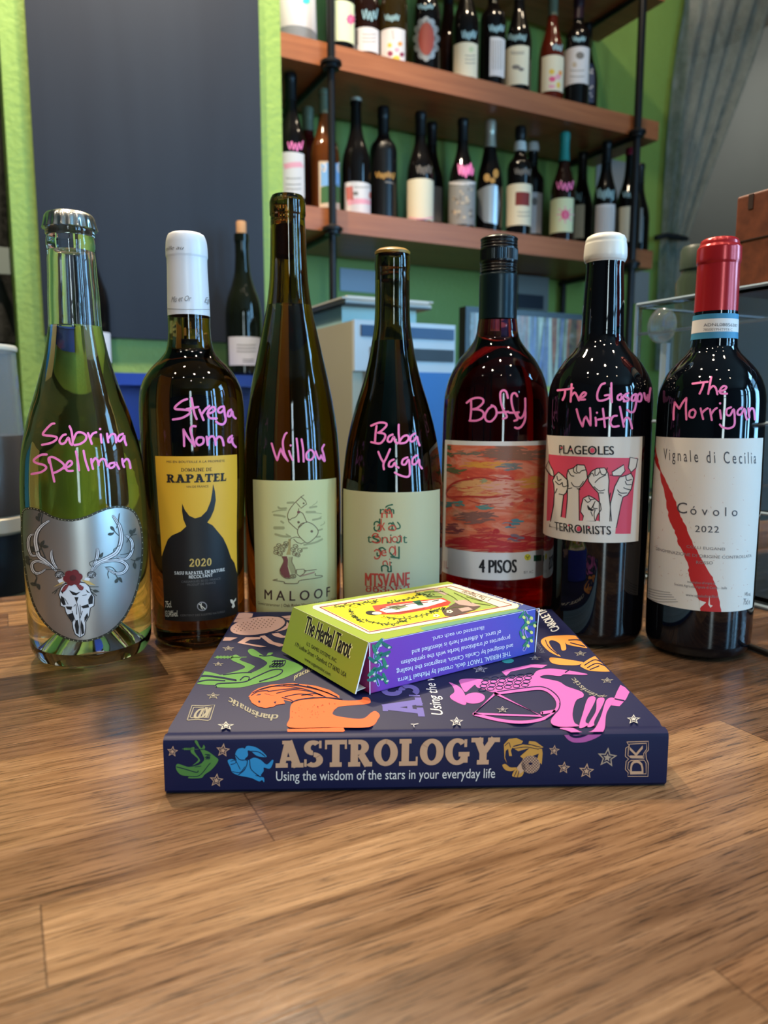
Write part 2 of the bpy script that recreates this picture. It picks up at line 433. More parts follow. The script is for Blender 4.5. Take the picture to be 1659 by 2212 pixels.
class Art:
    """print, paint or ink on a surface, gathered into one mesh"""
    STEP = 0.00007
    def __init__(s, surf, base=0.0002, crop=(0, 0, 1.0)):
        s.sf, s.base, s.crop = surf, base, crop; s.v = []; s.f = []; s.mi = []; s.mats = []; s.win = None; s.nn = []
    def px(s, pts):
        x0, y0, k = s.crop
        if isinstance(pts, str): pts = [tuple(float(a) for a in q.split(',')) for q in pts.split()]
        return [(x0 + p[0] / k, y0 + p[1] / k) for p in pts]
    def loc(s, p):
        q = s.px([p])[0]; return s.sf.loc(*q)
    def _mi(s, m):
        if m not in s.mats: s.mats.append(m)
        return s.mats.index(m)
    def put(s, polys, m, layer, lift=0.0):
        """convex polygons in the surface's own coordinates"""
        mi = s._mi(m); off = s.base + layer * s.STEP; ds = s.sf.ds
        for pi_, poly in enumerate(polys):
            off = s.base + layer * s.STEP + (pi_ % 40) * lift
            if s.win:
                a0, a1, b0, b1 = s.win
                if min(p[0] for p in poly) < a0: poly = clip(poly, 0, a0, False)
                if poly and max(p[0] for p in poly) > a1: poly = clip(poly, 0, a1, True)
                if poly and min(p[1] for p in poly) < b0: poly = clip(poly, 1, b0, False)
                if poly and max(p[1] for p in poly) > b1: poly = clip(poly, 1, b1, True)
            if len(poly) < 3: continue
            if sum(poly[i - 1][0] * poly[i][1] - poly[i][0] * poly[i - 1][1] for i in range(len(poly))) < 0: poly = poly[::-1]
            parts = [poly]
            if ds:
                for ax, dd in ((0, ds), (1, 0.006)):
                    nxt = []
                    for rest in parts:
                        lo = math.floor(min(p[ax] for p in rest) / dd); hi = math.floor(max(p[ax] for p in rest) / dd)
                        if hi == lo: nxt.append(rest); continue
                        for k in range(lo, hi + 1):
                            q = clip(clip(rest, ax, k * dd, False), ax, (k + 1) * dd, True)
                            if len(q) > 2: nxt.append(q)
                    parts = nxt
            for q in parts:
                k = len(s.v)
                s.v += [s.sf.pt(p[0], p[1], off) for p in q]
                if ds: s.nn += [s.sf.nrm(p[0], p[1]) for p in q]
                s.f.append(tuple(range(k, k + len(q)))); s.mi.append(mi)
    def fill(s, pts, m, layer=1, smooth=False):
        q = s.px(pts)
        if smooth: q = catmull(q, True, 5)
        q = [s.sf.loc(*p) for p in q]
        tri = tessellate_polygon([[Vector((p[0], p[1], 0)) for p in q]])
        s.put([[q[i] for i in t] for t in tri], m, layer)
        return s
    def rect(s, a0, a1, b0, b1, m, layer=0): s.put([[(a0, b0), (a1, b0), (a1, b1), (a0, b1)]], m, layer); return s
    def stroke(s, pts, wd, m, layer=2, closed=False, smooth=True, taper=False):
        """wd in crop pixels"""
        k = s.crop[2]; q = s.px(pts); wd = wd / k
        if smooth and len(q) > 2: q = catmull(q, closed, 5)
        elif closed: q = q + [q[0]]
        n = len(q); Lh, Rh = [], []
        for i, p in enumerate(q):
            a = q[max(i - 1, 0)]; b = q[min(i + 1, n - 1)]
            if closed and i == 0: a = q[-2]
            if closed and i == n - 1: b = q[1]
            dx, dy = b[0] - a[0], b[1] - a[1]; L = math.hypot(dx, dy) or 1.0; hw = wd / 2
            if taper: hw *= 0.25 + 0.75 * math.sin(math.pi * (0.08 + 0.84 * i / max(n - 1, 1)))
            Lh.append(s.sf.loc(p[0] - dy / L * hw, p[1] + dx / L * hw)); Rh.append(s.sf.loc(p[0] + dy / L * hw, p[1] - dx / L * hw))
        polys = [[Lh[i], Lh[i + 1], Rh[i + 1], Rh[i]] for i in range(n - 1)]
        if not closed and not taper:
            for p in (q[0], q[-1]):
                polys.append([s.sf.loc(p[0] + math.cos(t) * wd / 2, p[1] + math.sin(t) * wd / 2) for t in [R(45 * j) for j in range(8)]])
        s.put(polys, m, layer); return s
    def dot(s, x, y, r, m, layer=2, ry=None, rot=0.0, n=14):
        ry = ry or r; c, sn = math.cos(R(rot)), math.sin(R(rot)); pts = []
        for j in range(n):
            t = 2 * math.pi * j / n; a, b = r * math.cos(t), ry * math.sin(t)
            pts.append((x + a * c - b * sn, y + a * sn + b * c))
        s.put([[s.sf.loc(*p) for p in s.px(pts)]], m, layer); return s
    def text(s, st, L_, R_, T_, m, layer=2, bold=0.0, space=1.0, slab=None, shear=0.0):
        """baseline from L_ to R_, cap height reaching T_ above L_ (crop pixels)"""
        l, r, t = s.loc(L_), s.loc(R_), s.loc(T_)
        v, tr = slab_mesh(st, *slab) if slab else text_mesh(st, space, shear)
        lr_ = math.hypot(r[0] - l[0], r[1] - l[1]) or 1.0; ch_ = math.hypot(t[0] - l[0], t[1] - l[1])
        q = [(l[0] + p[0] * (r[0] - l[0]) + p[1] * (t[0] - l[0]), l[1] + p[0] * (r[1] - l[1]) + p[1] * (t[1] - l[1])) for p in v]
        if slab: s.put([[q[i] for i in f] for f in tr], m, layer, 0.000006); return s
        # heavier letters: the line struck again a hair to each side
        bx = max(0.0, bold) * 1.5 * ch_
        for j_, dx in enumerate((0.0, -bx, bx, -bx / 2, bx / 2)[:1 if bx == 0 else (3 if bold < 0.015 else 5)]):
            ox, oy = (r[0] - l[0]) / lr_ * dx, (r[1] - l[1]) / lr_ * dx
            s.put([[(q[i][0] + ox, q[i][1] + oy) for i in f] for f in tr], m, layer + 0.09 * j_)
        return s
    def star(s, x, y, rx, ry, m, mi=None, layer=2, rot=-90):
        def pts(k): return [(x + math.cos(R(rot + 36 * j)) * rx * k * (1 if j % 2 == 0 else 0.45), y + math.sin(R(rot + 36 * j)) * ry * k * (1 if j % 2 == 0 else 0.45)) for j in range(10)]
        s.fill(pts(1), m, layer)
        if mi: s.fill(pts(0.70), mi, layer + 1); s.fill(pts(0.42), m, layer + 2)
        return s
    def build(s, name, parent, label=None):
        o = link(name, s.v, s.f, s.mats, parent, s.mi, bool(s.nn), True, label)
        if s.nn: o.data.normals_split_custom_set_from_vertices([tuple(n) for n in s.nn])
        return o
def catmull(q, closed, n):
    m = len(q); out = []
    rng = m if closed else m - 1
    for i in range(rng):
        if closed: p0, p1, p2, p3 = q[i - 1], q[i], q[(i + 1) % m], q[(i + 2) % m]
        else: p0, p1, p2, p3 = q[max(i - 1, 0)], q[i], q[i + 1], q[min(i + 2, m - 1)]
        for j in range(n):
            t = j / n; o = []
            for a in (0, 1):
                o.append(0.5 * (2 * p1[a] + (p2[a] - p0[a]) * t + (2 * p0[a] - 5 * p1[a] + 4 * p2[a] - p3[a]) * t * t + (3 * p1[a] - p0[a] - 3 * p2[a] + p3[a]) * t ** 3))
            out.append(tuple(o))
    out.append(q[0] if closed else q[-1])
    return out

# ================================================================== the setting
def st(name): return {'kind': 'structure'}
def struct(name, mb, m):
    o = mb.build(name, m); o['kind'] = 'structure'; return o
def plaster(name, col, rough=0.55, amp=0.25):
    m = mat(name, col, rough); k = NT(m); o = k.obj()
    n = k.noise(o, 90, 5); k.bump(n, amp, 0.003)
    n2 = k.noise(o, 3, 3); c2 = tuple(int(a * 0.93) for a in col)
    k.l(k.mix(n2, col, c2), k.b.inputs['Base Color']); return m
GREEN = plaster('green_paint', (140, 170, 82), 0.5, 0.5)
GREY = plaster('grey_paint', (140, 146, 146), 0.7)
DARKW = plaster('dusk_paint', (70, 72, 70), 0.8)
CEILM = plaster('ceiling_paint', (120, 116, 108), 0.9)
FLOORM = mat('floor_concrete', (72, 66, 60), 0.6)
DOOR_U0, DOOR_U1 = 2.12, 3.1
struct('floor', MB().room(U_LEFT, U_RIGHT, V_FRONT, 3.3, -0.05, 0), FLOORM)
struct('ceiling', MB().room(U_LEFT, U_RIGHT, V_FRONT, 3.3, Z_CEIL, Z_CEIL + 0.05), CEILM)
b = MB().room(U_LEFT, DOOR_U0, V_WALL, V_WALL + 0.1, 0, Z_CEIL).room(DOOR_U1, U_RIGHT, V_WALL, V_WALL + 0.1, 0, Z_CEIL).room(DOOR_U0, DOOR_U1, V_WALL, V_WALL + 0.1, 2.75, Z_CEIL)
struct('wall_back', b, GREEN)
struct('wall_hall', MB().room(U_LEFT, U_RIGHT, 3.2, 3.3, 0, Z_CEIL), GREY)
struct('wall_pier', MB().room(0.041, 0.572, V_PIER, V_WALL - 0.002, 0, Z_CEIL), GREEN)
struct('wall_left', MB().room(U_LEFT - 0.1, U_LEFT, V_FRONT, 3.3, 0, Z_CEIL), DARKW)
# right wall with a window, front wall with two
def wall_with_holes(name, axis, fixed, t, lo, hi, holes, m):
    b = MB(); xs = sorted([lo, hi] + [a for h in holes for a in h[:2]])
    for a0, a1 in zip(xs, xs[1:]):
        hh = [h for h in holes if h[0] <= a0 + 1e-6 and h[1] >= a1 - 1e-6]
        for z0, z1 in ([(0, Z_CEIL)] if not hh else [(0, hh[0][2]), (hh[0][3], Z_CEIL)]):
            if axis == 'u': b.room(fixed, fixed + t, a0, a1, z0, z1)
            else: b.room(a0, a1, fixed, fixed + t, z0, z1)
    return struct(name, b, m)
wall_with_holes('wall_right', 'u', U_SHOP, 0.1, V_FRONT, 0.95, [(-3.0, -2.64, 0.75, 2.55), (-2.28, -1.82, 0.75, 2.55), (-0.90, -0.34, 0.75, 2.55)], DARKW)
struct('wall_end', MB().room(U_RIGHT, U_RIGHT + 0.1, 0.95, 3.3, 0, Z_CEIL).room(U_SHOP + 0.1, U_RIGHT, 0.95, 1.05, 0, Z_CEIL), GREY)
wall_with_holes('wall_front', 'v', V_FRONT - 0.1, 0.1, U_LEFT, U_RIGHT, [(-1.11, -0.69, 0.8, 2.5), (1.35, 1.85, 0.8, 2.5)], DARKW)
FRAME = mat('window_frame_white', (205, 205, 200), 0.4)
def window(i, axis, fixed, a0, a1, z0, z1):
    b = MB()
    def bar(p0, p1, q0, q1):
        if axis == 'u': b.room(fixed - 0.02, fixed + 0.04, p0, p1, q0, q1)
        else: b.room(p0, p1, fixed - 0.04, fixed + 0.02, q0, q1)
    for x in (a0 - 0.03, a1 - 0.01) + ((a0 + 0.7, a0 + 1.25, a0 + 1.9, a0 + 2.5) if a1 - a0 > 1 else ()): bar(x, x + 0.05, z0, z1)
    for z in (z0 - 0.03, z0 + 0.62 * (z1 - z0), z1 - 0.01): bar(a0, a1, z, z + 0.04)
    o = b.build('window_%d' % i, FRAME); o['kind'] = 'structure'
window(1, 'v', V_FRONT + 0.11, -1.11, -0.69, 0.8, 2.5)
window(2, 'v', V_FRONT + 0.11, 1.35, 1.85, 0.8, 2.5)
for i_, (a0_, a1_) in enumerate(((-3.0, -2.64), (-2.28, -1.82), (-0.90, -0.34))): window(3 + i_, 'u', U_SHOP - 0.11, a0_, a1_, 0.75, 2.55)

# ------------------------------------------------------------------ bar counter: staves running along U
WOOD = mat('oak_staves', (170, 120, 70), 0.42)
k = NT(WOOD); o = k.obj(); sep = k.n('ShaderNodeSeparateXYZ'); k.l(o, sep.inputs[0])
x, y = sep.outputs[0], sep.outputs[1]
SW = 0.0445
row = k.math('FLOOR', k.math('DIVIDE', k.math('SUBTRACT', y, 0.0135), SW))
wn = k.n('ShaderNodeTexWhiteNoise', noise_dimensions='1D'); k.l(row, wn.inputs['W'])
SLEN = 0.36
xo = k.math('ADD', k.math('DIVIDE', x, SLEN), k.math('MULTIPLY', wn.outputs['Value'], 7.3))
col_ = k.math('FLOOR', xo)
cmb = k.n('ShaderNodeCombineXYZ'); k.l(row, cmb.inputs[0]); k.l(col_, cmb.inputs[1])
wn2 = k.n('ShaderNodeTexWhiteNoise', noise_dimensions='2D'); k.l(cmb.outputs[0], wn2.inputs['Vector'])
tone = k.ramp(wn2.outputs['Value'], [(0.0, (100, 76, 59)), (0.25, (128, 96, 71)), (0.5, (148, 113, 82)), (0.75, (180, 143, 104)), (1.0, (114, 86, 66))])
# grain: long fine streaks, shifted from stave to stave
shift = k.n('ShaderNodeVectorMath', operation='MULTIPLY_ADD'); k.l(wn2.outputs['Color'], shift.inputs[0]); shift.inputs[1].default_value = (3, 3, 3); k.l(o, shift.inputs[2])
g1 = k.noise(k.mapping(shift.outputs[0], (11, 190, 9)), 1.0, 6, 0.66, 0.5)
g2 = k.noise(k.mapping(shift.outputs[0], (42, 1150, 9)), 1.0, 4, 0.65)
g3 = k.noise(k.mapping(shift.outputs[0], (5, 40, 5)), 1.0, 3, 0.5, 1.5)
f1 = k.ramp(g1, [(0.30, (150, 136, 122)), (0.46, (214, 208, 202)), (0.66, (255, 255, 255))])
f2 = k.ramp(g2, [(0.38, (84, 66, 52)), (0.455, (244, 242, 240)), (1.0, (255, 255, 255))])
f3 = k.ramp(g3, [(0.25, (190, 178, 165)), (0.75, (255, 255, 255))])
c = k.mix(0.9, tone, f1, 'MULTIPLY'); c = k.mix(0.75, c, f2, 'MULTIPLY'); c = k.mix(0.8, c, f3, 'MULTIPLY')
# joints
fy = k.math('FRACT', k.math('DIVIDE', k.math('SUBTRACT', y, 0.0135), SW)); fx = k.math('FRACT', xo)
jy = k.math('LESS_THAN', k.math('MINIMUM', fy, k.math('SUBTRACT', 1.0, fy)), 0.006)
jx = k.math('LESS_THAN', k.math('MINIMUM', fx, k.math('SUBTRACT', 1.0, fx)), 0.0011)
j = k.math('MULTIPLY', k.math('MAXIMUM', jx, k.math('MULTIPLY', jy, 0.55)), 0.6)
c = k.mix(j, c, (58, 36, 20))
# a few knots
vor = k.n('ShaderNodeTexVoronoi'); vor.inputs['Scale'].default_value = 1.0; k.l(k.mapping(o, (6, 13, 1)), vor.inputs['Vector'])
kn = k.ramp(vor.outputs['Distance'], [(0.0, (255, 255, 255)), (0.035, (160, 160, 160)), (0.09, (0, 0, 0))])
c = k.mix(k.math('MULTIPLY', kn, 0.6), c, (60, 34, 20))
for (kx, ky, ks) in ((650, 1803, 0.0055), (1110, 2072, 0.0075), (700, 1900, 0.004)):
    kp_ = UV(on_z(kx, ky, HC)); dv = k.n('ShaderNodeVectorMath', operation='LENGTH')
    k.l(k.mapping(o, (0.45 / ks, 1.0 / ks, 0), (-kp_[0] * 0.45 / ks, -kp_[1] / ks, 0)), dv.inputs[0])
    kr = k.ramp(k.math('ADD', dv.outputs['Value'], k.math('MULTIPLY', g1, 0.5)), [(0.25, (215, 215, 215)), (0.55, (120, 120, 120)), (1.0, (0, 0, 0))])
    c = k.mix(kr, c, (52, 30, 18))
k.l(c, k.b.inputs['Base Color'])
rg = k.ramp(g1, [(0.2, (120, 120, 120)), (0.8, (150, 150, 150))]); k.l(rg, k.b.inputs['Roughness'])
k.bump(g2, 0.12, 0.001)
bar = thing('bar_counter', 'long oak stave bar counter carrying the row of seven bottles and the book', 'counter', (0, 0, 0), TH)
MB().box((-1.3, -0.35, HC - 0.04), (2.9, 0, 0), (0, 1.142, 0), (0, 0, 0.04)).build('countertop', WOOD, bar, world=False)
MB().box((-1.25, -0.2, 0), (2.8, 0, 0), (0, 0.9, 0), (0, 0, HC - 0.04)).build('base_cabinet', mat('bar_base', (60, 42, 30), 0.6), bar, world=False)

# ------------------------------------------------------------------ chalkboard, ledge, back bar
CHALK = mat('chalkboard_slate', (34, 42, 54), 0.55, spec=0.3); k = NT(CHALK); o = k.obj()
n = k.noise(k.mapping(o, (6, 6, 0.7)), 1.0, 3, 0.6, 0.4)
k.l(k.ramp(n, [(0.3, (27, 34, 46)), (0.6, (34, 42, 54)), (0.9, (50, 58, 70))]), k.b.inputs['Base Color'])
t = thing('chalkboard', 'tall blank slate chalkboard fixed to the green pier', 'chalkboard', uv(0.3, V_PIER - 0.012, 1.27))
MB().room(0.085, 0.522, V_PIER - 0.012, V_PIER - 0.0005, 1.270, 2.7).build('slate', CHALK, t)
BLUE = mat('blue_lacquer', (22, 52, 150), 0.35)
NAVY = mat('navy_shadow_board', (14, 26, 66), 0.5)
LZ = HC + 0.2455; LU = on_v(188, 808, 1.45).dot(U)
t = thing('wall_ledge', 'bright blue ledge under the chalkboard with two dark bottles on it', 'ledge', uv(0.25, 1.53, LZ - 0.022))
MB().room(LU, 0.60, 1.45, V_PIER - 0.001, LZ - 0.022, LZ).build('board', BLUE, t)
MB().room(LU + 0.02, 0.60, 1.53, 1.548, LZ - 0.125, LZ - 0.022).build('apron', BLUE, t)
DKGREEN = mat('dark_green_lacquer', (16, 30, 22), 0.5)
t = thing('back_bar', 'dark green low back bar behind the counter', 'counter', uv(0.4, 1.3, 0))
MB().room(-1.6, 2.0, 1.02, V_PIER - 0.003, 0, HC - 0.09).build('base_cabinet', DKGREEN, t)
MB().room(-1.6, 2.0, 1.0, V_PIER - 0.002, HC - 0.09, HC - 0.05).build('countertop', DKGREEN, t)

# ------------------------------------------------------------------ shelving on black pipes
SHELFW = mat('red_oak_shelf', (170, 98, 52), 0.4); k = NT(SHELFW); o = k.obj()
g = k.noise(k.mapping(o, (3, 60, 60), rot=(0, 0, 0)), 1.0, 4, 0.6, 0.3)
k.l(k.ramp(g, [(0.25, (138, 80, 48)), (0.55, (162, 98, 60)), (0.85, (178, 112, 72))]), k.b.inputs['Base Color'])
PIPE = mat('black_pipe', (38, 38, 40), 0.35, 0.6)
sh = thing('shelving_unit', 'open shelving of thick reddish planks on black pipe uprights', 'shelf', uv(1.1, V_SHELF, 0), TH)
Z_UP, Z_LOW, Z_TOP, TS = 1.932, 1.582, 2.295, 0.050
for z in (Z_LOW, Z_UP, Z_TOP):
    MB().room(0.585, 1.705, V_SHELF, V_SHELF + 0.26, z - TS, z).build('shelf_board', SHELFW, sh)
pl = on_v(717, 360, V_SHELF - 0.016); pr = on_v(1376, 300, V_SHELF - 0.016)
for (uu, vv, r_) in ((pl.dot(U), V_SHELF - 0.016, 0.0085), (pr.dot(U), V_SHELF - 0.016, 0.0105), (pl.dot(U) + 0.02, V_WALL - 0.02, 0.0085), (pr.dot(U), V_WALL - 0.02, 0.0085)):
    po = MB().tube([uv(uu, vv, HC - 0.05), uv(uu, vv, Z_CEIL)], r_, 16).build('pipe_upright', PIPE, sh, smooth=True)
    if vv < V_SHELF:
        for z in (Z_LOW - TS, Z_UP - TS, Z_TOP - TS):
            c = uv(uu, vv, 0)
            MB().lathe((c.x, c.y), [(r_, z - 0.012), (0.019, z - 0.011), (0.019, z - 0.003), (0.024, z - 0.002), (0.024, z + 0.004), (r_, z + 0.012)], 20).build('pipe_flange', PIPE, po, smooth=True)
            MB().tube([uv(uu, vv, z - 0.008), uv(uu, V_WALL, z - 0.008)], 0.007, 10).build('pipe_arm', PIPE, po, smooth=True)

# ================================================================== the seven bottles on the bar
INK = mat('ink_black', (22, 20, 22), 0.6); INKB = mat('ink_brown', (84, 58, 44), 0.6); WHITE = mat('print_white', (235, 232, 224), 0.6)
PAPER = mat('label_paper', (222, 214, 196), 0.55); PALEG = mat('label_pale_green', (206, 204, 148), 0.55); SAGE = mat('label_sage', (194, 188, 148), 0.55)
PINKPEN = mat('pink_paint_pen', (252, 132, 192), 0.5)
class Bottle: pass
def hero(name, label, rows, y_base=None, D=None, glass=None, heel=0.006, punt=0.0, fill_y=None, cap_y=None, wine=None, wall=0.003):
    """rows: (y, left, right) outline pixels from top to base; the axis stands where the base meets the bar"""
    az = lambda px, py: math.atan2(ray(px, py).x, math.hypot(ray(px, py).y, 0))
    both = [r for r in rows if r[1] is not None and r[2] is not None]
    a0 = sum((az(r[1], r[0]) + az(r[2], r[0])) / 2 for r in both) / len(both)
    def half(r):
        if r[1] is None: return az(r[2], r[0]) - a0
        if r[2] is None: return a0 - az(r[1], r[0])
        return (az(r[2], r[0]) - az(r[1], r[0])) / 2
    if D is None:
        d = ray(CX + F * math.tan(a0) * 0.98, y_base); dc = (CAMZ - HC) / -d.z * math.hypot(d.x, d.y)
        D = dc / (1 - 0.93 * math.sin(half(rows[-1])))
    pts = []
    for r in rows:
        th = half(r); px = r[1] if r[1] is not None else r[2]
        d = ray(px, r[0]); pts.append((CAMZ + d.z / math.hypot(d.x, d.y) * D * math.cos(th), D * math.sin(th)))
    pts.sort()
    rb = pts[0][1]
    pts = [p for p in pts if p[0] > HC + heel * 1.6]
    rb = pts[0][1]
    pts = [(HC, rb - heel), (HC + heel * 0.35, rb - heel * 0.35), (HC + heel * 1.1, rb - heel * 0.03)] + pts
    B = Bottle(); B.D, B.a = D, a0; B.c = (D * math.sin(a0), D * math.cos(a0))
    B.prof = pchip([p[0] for p in pts], [p[1] for p in pts]); B.ztop = pts[-1][0]; B.pts = pts
    B.s = Rev(B.c[0], B.c[1], B.prof, max(p[1] for p in pts))
    B.root = thing(name, label, 'wine bottle', (B.c[0], B.c[1], HC), 0, 'named bottles in the row on the bar')
    zy = lambda y: B.s.loc(proj(Vector((B.c[0], B.c[1], HC + 0.15)))[0] + (y - 1106) * -0.0, y)[1]
    def zc(y):
        d = ray(CX + F * math.tan(a0), y); return CAMZ + d.z / math.hypot(d.x, d.y) * D
    B.zc = zc
    zcap = zc(cap_y) if cap_y else B.ztop
    B.zcap = zcap
    def profile(z0, z1, off, n=70):
        zs = sorted(set([z0 + (z1 - z0) * i / n for i in range(n + 1)] + [p[0] for p in pts if z0 < p[0] < z1]))
        return [(max(B.prof(z) + off, 0.001), z) for z in zs]
    B.profile = profile
    outer = profile(HC, zcap, 0.0)
    if cap_y: outer += [(B.prof(min(zcap + 0.002, B.ztop)) - 0.0012, zcap + 0.0003)] + profile(zcap + 0.0006, B.ztop - 0.003, -0.0012, 24) + [(0, B.ztop - 0.003)]
    else: outer += [(0, B.ztop)]
    base = [(0, HC + punt), (rb * 0.25, HC + punt * 0.93), (rb * 0.62, HC + punt * 0.3), (rb - heel * 2.2, HC + 0.0005), (rb - heel * 1.6, HC)] if punt else [(0, HC + 0.001), (rb - heel * 2, HC)]
    mb = MB().lathe(B.c, base + outer[0:], 96)
    if fill_y:
        zf = zc(fill_y); ztop = (zcap if not cap_y else B.ztop) - 0.022
        inner = [(0, zf)] + profile(zf + 0.0002, ztop, -wall, 40) + [(0, ztop)]
        k = len(mb.f); mb.lathe(B.c, inner, 96); mb.f[k:] = [q[::-1] for q in mb.f[k:]]
        B.zf = zf
    mb.build('glass_body', glass, B.root, smooth=True)
    if wine:
        zf = zc(fill_y) - 0.0008 if fill_y else zcap - 0.03
        pz = HC + max(punt, 0.004) * 0.3 + 0.006
        pr = [(0, pz + punt * 0.85), (rb * 0.3, pz + punt * 0.75)] if punt else [(0, pz)]
        pr += [(rb - 0.012, pz)] + profile(pz + 0.006, zf, -wall - 0.0004, 50) + [(0, zf)]
        MB().lathe(B.c, pr, 64).build('wine', wine, B.root, smooth=True)
    return B
def closure(B, name, m, y0, y1=None, off=0.0, round_=0.0025, extra=None, n=64, label=None):
    """a capsule or cap that follows the outline from y0 (its lower edge) up to the top"""
    z0, z1 = B.zc(y0), (B.zc(y1) if y1 else B.ztop)
    pr = B.profile(z0, z1 - round_, off, 40)
    rt = pr[-1][0]
    pr = [(pr[0][0] - 0.0016, z0)] + pr + [(rt - round_ * 0.3, z1 - round_ * 0.4), (rt - round_, z1), (0, z1 + 0.0003)]
    return MB().lathe(B.c, pr, n).build(name, m, B.root, smooth=True, label=label)
def script(B, crop, strokes, wd=21, dots=()):
    wd *= 0.9
    a = Art(B.s, 0.0004, crop)
    for q in strokes: a.stroke(q, wd, PINKPEN, 0)
    for (x, y) in dots: a.dot(x, y, wd * 0.55, PINKPEN, 0)
    return a.build('handwriting', B.root, 'name written in pink paint pen')
def local_rect(a, tl, tr, bm, top):
    """label patch in surface coordinates from pixels: left, right, bottom and top edge points"""
    return (a.loc(tl)[0], a.loc(tr)[0], a.loc(bm)[1], a.loc(top)[1])

OLIVE = absorb('olive_glass', (160, 98, 20), 24, 1.40, 0.0, (180, 142, 66))
OLIVE2 = absorb('amber_olive_glass', (176, 100, 18), 22, 1.40, 0.0, (176, 140, 58))
OLIVE3 = absorb('deep_olive_glass', (150, 90, 30), 30, 1.40, 0.0, (134, 116, 66))
CLEARG = absorb('clear_green_glass', (205, 232, 205), 6, 1.37)
REDG = absorb('red_glass', (226, 18, 44), 85, 1.40)
BLACKG = mat('black_glass', (9, 8, 11), 0.03, spec=0.6)
BLACKG2 = mat('blue_black_glass', (7, 9, 14), 0.03, spec=0.6)

# ---------------------------------------------------------------- 1: clear sparkling bottle, skull label
rows1 = [(466, 99, 200), (480, 95, 204), (503, 96, 205), (508, 99, 203), (514, 98, 204), (519, 97.5, 205), (526, 97.5, 205.5), (533, 99.5, 205), (540, 101, 204.5), (559, 100.5, 207), (598, 101, 210), (636, 101.3, 214.6), (703, 101.5, 218.5), (730, 99, 225), (765, 95.3, 235), (816, 83.7, 252), (855, 73, 266),
         (894, 61.8, 281), (932, 53, 293), (971, 46.4, 304), (1020, 43, 312), (1070, 42.6, 316.5), (1151, 46.5, 321), (1287, 55.6, 327), (1368, 63, 329)]
B1 = hero('sparkling_bottle', 'clear glass bottle of yellow wine with crown cap and silver skull label', rows1, 1452, None, CLEARG, 0.012, 0.034, 706, 503, wine_mat('pale_wine', (244, 226, 46), 19), 0.0034)
STEEL = mat('bright_steel', (215, 212, 206), 0.22, 1.0)
zc0, zc1 = B1.zc(499), B1.zc(463)
r0 = B1.prof(B1.zc(490)) + 0.0006
fl = lambda t, z: (0.045 * math.cos(21 * t) * max(0.0, min(1.0, (zc1 - 0.002 - z) / (zc1 - zc0)))) 
MB().lathe(B1.c, [(r0 * 0.92, zc0), (r0 * 1.06, zc0), (r0 * 1.03, zc0 + 0.002), (r0 * 1.0, zc0 + 0.0045), (r0 * 0.97, zc1 - 0.003), (r0 * 0.90, zc1 - 0.0012), (r0 * 0.7, zc1), (0, zc1 + 0.0006)], 126, 0, fl).build('crown_cap', STEEL, B1.root, smooth=True)
SILVER = mat('silver_foil_paper', (176, 178, 176), 0.36, 0.85); DKOLV = mat('dark_olive_border', (52, 50, 38), 0.5); GOLDDOT = mat('pale_dot', (200, 196, 160), 0.4)
a = Art(B1.s, 0.0003, (40, 1090, 5.925))
out1 = "35,200 40,110 60,60 100,38 170,32 250,50 340,90 430,140 520,170 600,185 690,188 780,172 880,140 1000,85 1120,38 1230,15 1330,15 1420,40 1490,90 1540,180 1575,290 1592,420 1595,560 1585,740 1560,930 1520,1100 1460,1270 1370,1440 1270,1560 1150,1660 1020,1720 880,1755 760,1758 650,1735 540,1690 430,1620 330,1520 240,1390 180,1260 140,1130 105,980 75,800 50,600 35,400"
op = [tuple(float(c) for c in q.split(',')) for q in out1.split()]
def inset(p, d):
    n = len(p); o = []
    for i in range(n):
        x0, y0 = p[i - 1]; x1, y1 = p[(i + 1) % n]; L = math.hypot(x1 - x0, y1 - y0)
        o.append((p[i][0] - (y1 - y0) / L * d, p[i][1] + (x1 - x0) / L * d))
    return o
a.fill(op, DKOLV, 0); a.fill(inset(op, 28), SILVER, 1)
mid = catmull(inset(op, 14), True, 2)
for q in mid[::1]: a.dot(q[0], q[1], 5.5, GOLDDOT, 1.5, n=8)
BONE = mat('print_bone', (224, 224, 228), 0.5); DKRED = mat('print_dark_red', (112, 30, 36), 0.5); STRAW = mat('print_straw', (206, 170, 100), 0.5); DKLEAF = mat('print_leaf_grey', (58, 60, 54), 0.5); REDL = mat('print_soft_red', (170, 80, 84), 0.5)
beams = ["490,850 430,790 350,720 270,660 240,560 225,470 235,380 270,310 330,250 400,205", "500,820 450,740 425,650 432,578", "250,650 180,650 145,580 132,500 140,430 165,390 205,382",
         "440,800 330,745 250,722 190,745 178,800 205,860 250,880 305,860 355,822", "930,850 980,765 1060,715 1160,670 1250,610 1298,510 1310,400 1290,280 1245,205 1200,138",
         "950,800 1000,690 1012,610 1004,556", "1230,650 1340,700 1415,655 1452,560 1442,470 1400,415 1355,388", "960,840 1040,750 1130,722 1260,712 1350,745 1385,800 1335,868 1250,880 1180,850 1118,805"]
for i, q in enumerate(beams): a.stroke(q, 66 if i in (0, 4) else 52, INK, 2, taper=True)
for i, q in enumerate(beams): a.stroke(q, 44 if i in (0, 4) else 32, BONE, 3, taper=True)
for i, q in enumerate(beams): a.stroke(q, 6, INK, 4)
